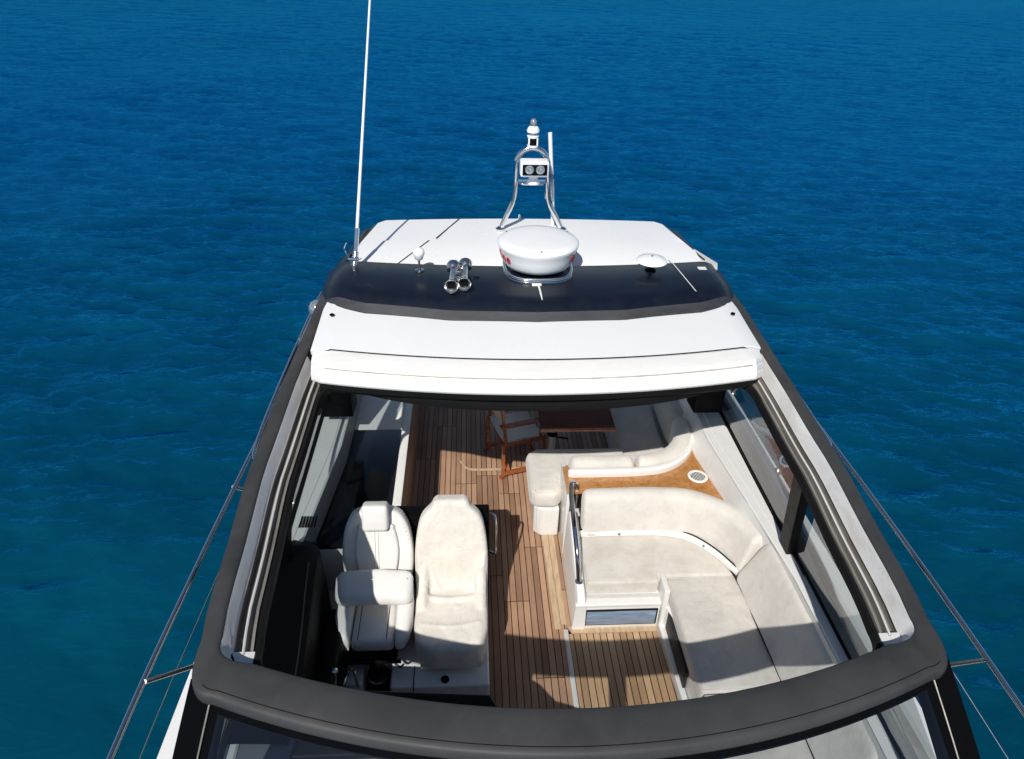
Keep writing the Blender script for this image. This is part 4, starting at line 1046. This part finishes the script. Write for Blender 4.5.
# twin trumpet horns
hn = thing('air_horn', 'twin chrome trumpet air horn pointing forward on the navy arch', 'horn')
for x, y0, L_ in ((-.640, 4.86, .40), (-.545, 4.90, .40)):
    c = (x, y0, 2.525)
    t = B(); lathe(t, [(.030, .035), (.040, .010), (.050, -.002), (.054, 0), (.052, .012), (.040, .035), (.029, .08), (.023, .16), (.020, L_-.06)], c, axis=(.03, 1, .0), seg=28); t = obj('trumpet', t, M['brass'], hn, angle=60)
    bm = B(); lathe(bm, [(.030, .034), (.002, .036)], c, axis=(.03, 1, 0), seg=20); obj('throat', bm, M['black'], t)
    bm = B(); lathe(bm, [(.030, -.06), (.050, -.05), (.054, -.03), (.054, .0), (.042, .02), (.010, .026)], (x+.01, y0+L_, 2.53), axis=(0, .75, .55), seg=28); obj('diaphragm', bm, M['brass'], t)
bm = B(); box(bm, -.63, -.55, 5.16, 5.24, 2.446, 2.52, .006); box(bm, -.655, -.525, 5.13, 5.26, 2.446, 2.454, .002); obj('bracket', bm, M['brass'], hn)
settle(hn, (-.59, 5.2, 2.446))
bm = B(); lathe(bm, [(.026, 0), (.026, .006), (.018, .010), (.002, .010)], (-.45, 5.20, 2.449), seg=16)
tag(obj('deck_fitting', bm, M['navy']), 'small round dark fitting on the arch just right of the trumpet horns', 'fitting')
bm = B(); tube(bm, [(-.02, 6.58, 2.43), (-.02, 6.58, 2.475)], .010, 8); lathe(bm, [(.018, 0), (.018, .01)], (-.02, 6.58, 2.428), seg=12)
tag(obj('roof_pin', bm, M['dome']), 'tiny white pin at the aft edge of the white roof', 'fitting')

# ------------------------------------------------------------------ rails outside
def grab(name, pts, label):
    t = thing(name, label, 'grab rail', 'grab rails along the roof edges')
    bm = B(); tube(bm, smooth_path(pts, 5), .0145, 10); obj('rail', bm, M['chrome'], t)
    for i in (1, 3):
        p = Vector(pts[i]); s = -1 if p.x < 0 else 1
        bm = B(); tube(bm, [p, p-Vector((s*.10, 0, .02))], .010, 8); obj('bracket', bm, M['chrome'], t)
    settle(t, pts[2])
grab('roof_grab_rail', [(-1.80, 3.79, 1.80), (-1.93, 3.76, 1.80), (-1.96, 4.08, 1.80), (-1.95, 4.7, 1.82), (-1.92, 5.27, 1.86), (-1.86, 6.0, 1.92), (-1.74, 6.1, 1.94)], 'steel grab rail along the left roof edge, above the longer guard rail')
grab('roof_grab_rail', [(1.86, 3.84, 1.78), (2.01, 3.82, 1.78), (2.03, 4.1, 1.78), (2.03, 4.7, 1.80), (2.0, 5.27, 1.84), (1.93, 6.0, 1.9), (1.8, 6.1, 1.92)], 'steel grab rail along the right roof edge, beside the white gutter strip')
def guard(s, top, posts, label):
    t = thing('guard_rail', label, 'guard rail', 'guard rails along the side decks')
    bm = B(); tube(bm, smooth_path(top, 6), .0165, 10); obj('top_rail', bm, M['chrome'], t)
    bm = B(); tube(bm, smooth_path([(p[0]*1.005, p[1], p[2]-.34) for p in top], 4), .0028, 6); obj('lower_wire', bm, M['chrome'], t)
    for a, b in posts:
        bm = B(); tube(bm, [a, b], .0145, 10); lathe(bm, [(.035, 0), (.035, .01), (.016, .03)], b, seg=14); obj('stanchion', bm, M['steel'], t)
    settle(t, posts[0][1])
guard(-1, [(-1.2, -4.2, 1.75), (-1.9, -2.0, 1.55), (-2.2, .2, 1.38), (-2.29, 2.05, 1.3), (-2.265, 3.18, 1.3), (-2.20, 4.62, 1.3), (-2.12, 6.0, 1.3), (-2.07, 7.4, 1.3), (-2.06, 8.0, 1.15), (-2.1, 8.2, .66)],
      [((-2.28, 2.47, 1.3), (-2.14, 3.10, .66)), ((-2.24, 4.06, 1.3), (-2.0, 4.60, .66)), ((-2.2, .2, 1.38), (-2.16, .6, .72)), ((-2.12, 6.0, 1.3), (-2.15, 6.2, .64)), ((-1.9, -2.0, 1.55), (-1.8, -1.7, .85))],
      'long steel guard rail over the water along the left side deck')
guard(1, [(1.3, -4.2, 1.75), (2.0, -2.0, 1.55), (2.36, .2, 1.38), (2.46, 2.11, 1.3), (2.47, 3.2, 1.3), (2.45, 4.39, 1.3), (2.40, 5.6, 1.3), (2.34, 7.4, 1.3), (2.32, 8.0, 1.15), (2.28, 8.2, .66)],
      [((2.47, 2.44, 1.3), (2.25, 2.80, .66)), ((2.45, 4.6, 1.3), (2.3, 4.9, .66)), ((2.36, .2, 1.38), (2.2, .6, .72)), ((2.40, 5.9, 1.3), (2.3, 6.2, .64)), ((2.0, -2.0, 1.55), (1.8, -1.7, .85))],
      'long steel guard rail over the water along the right side deck')
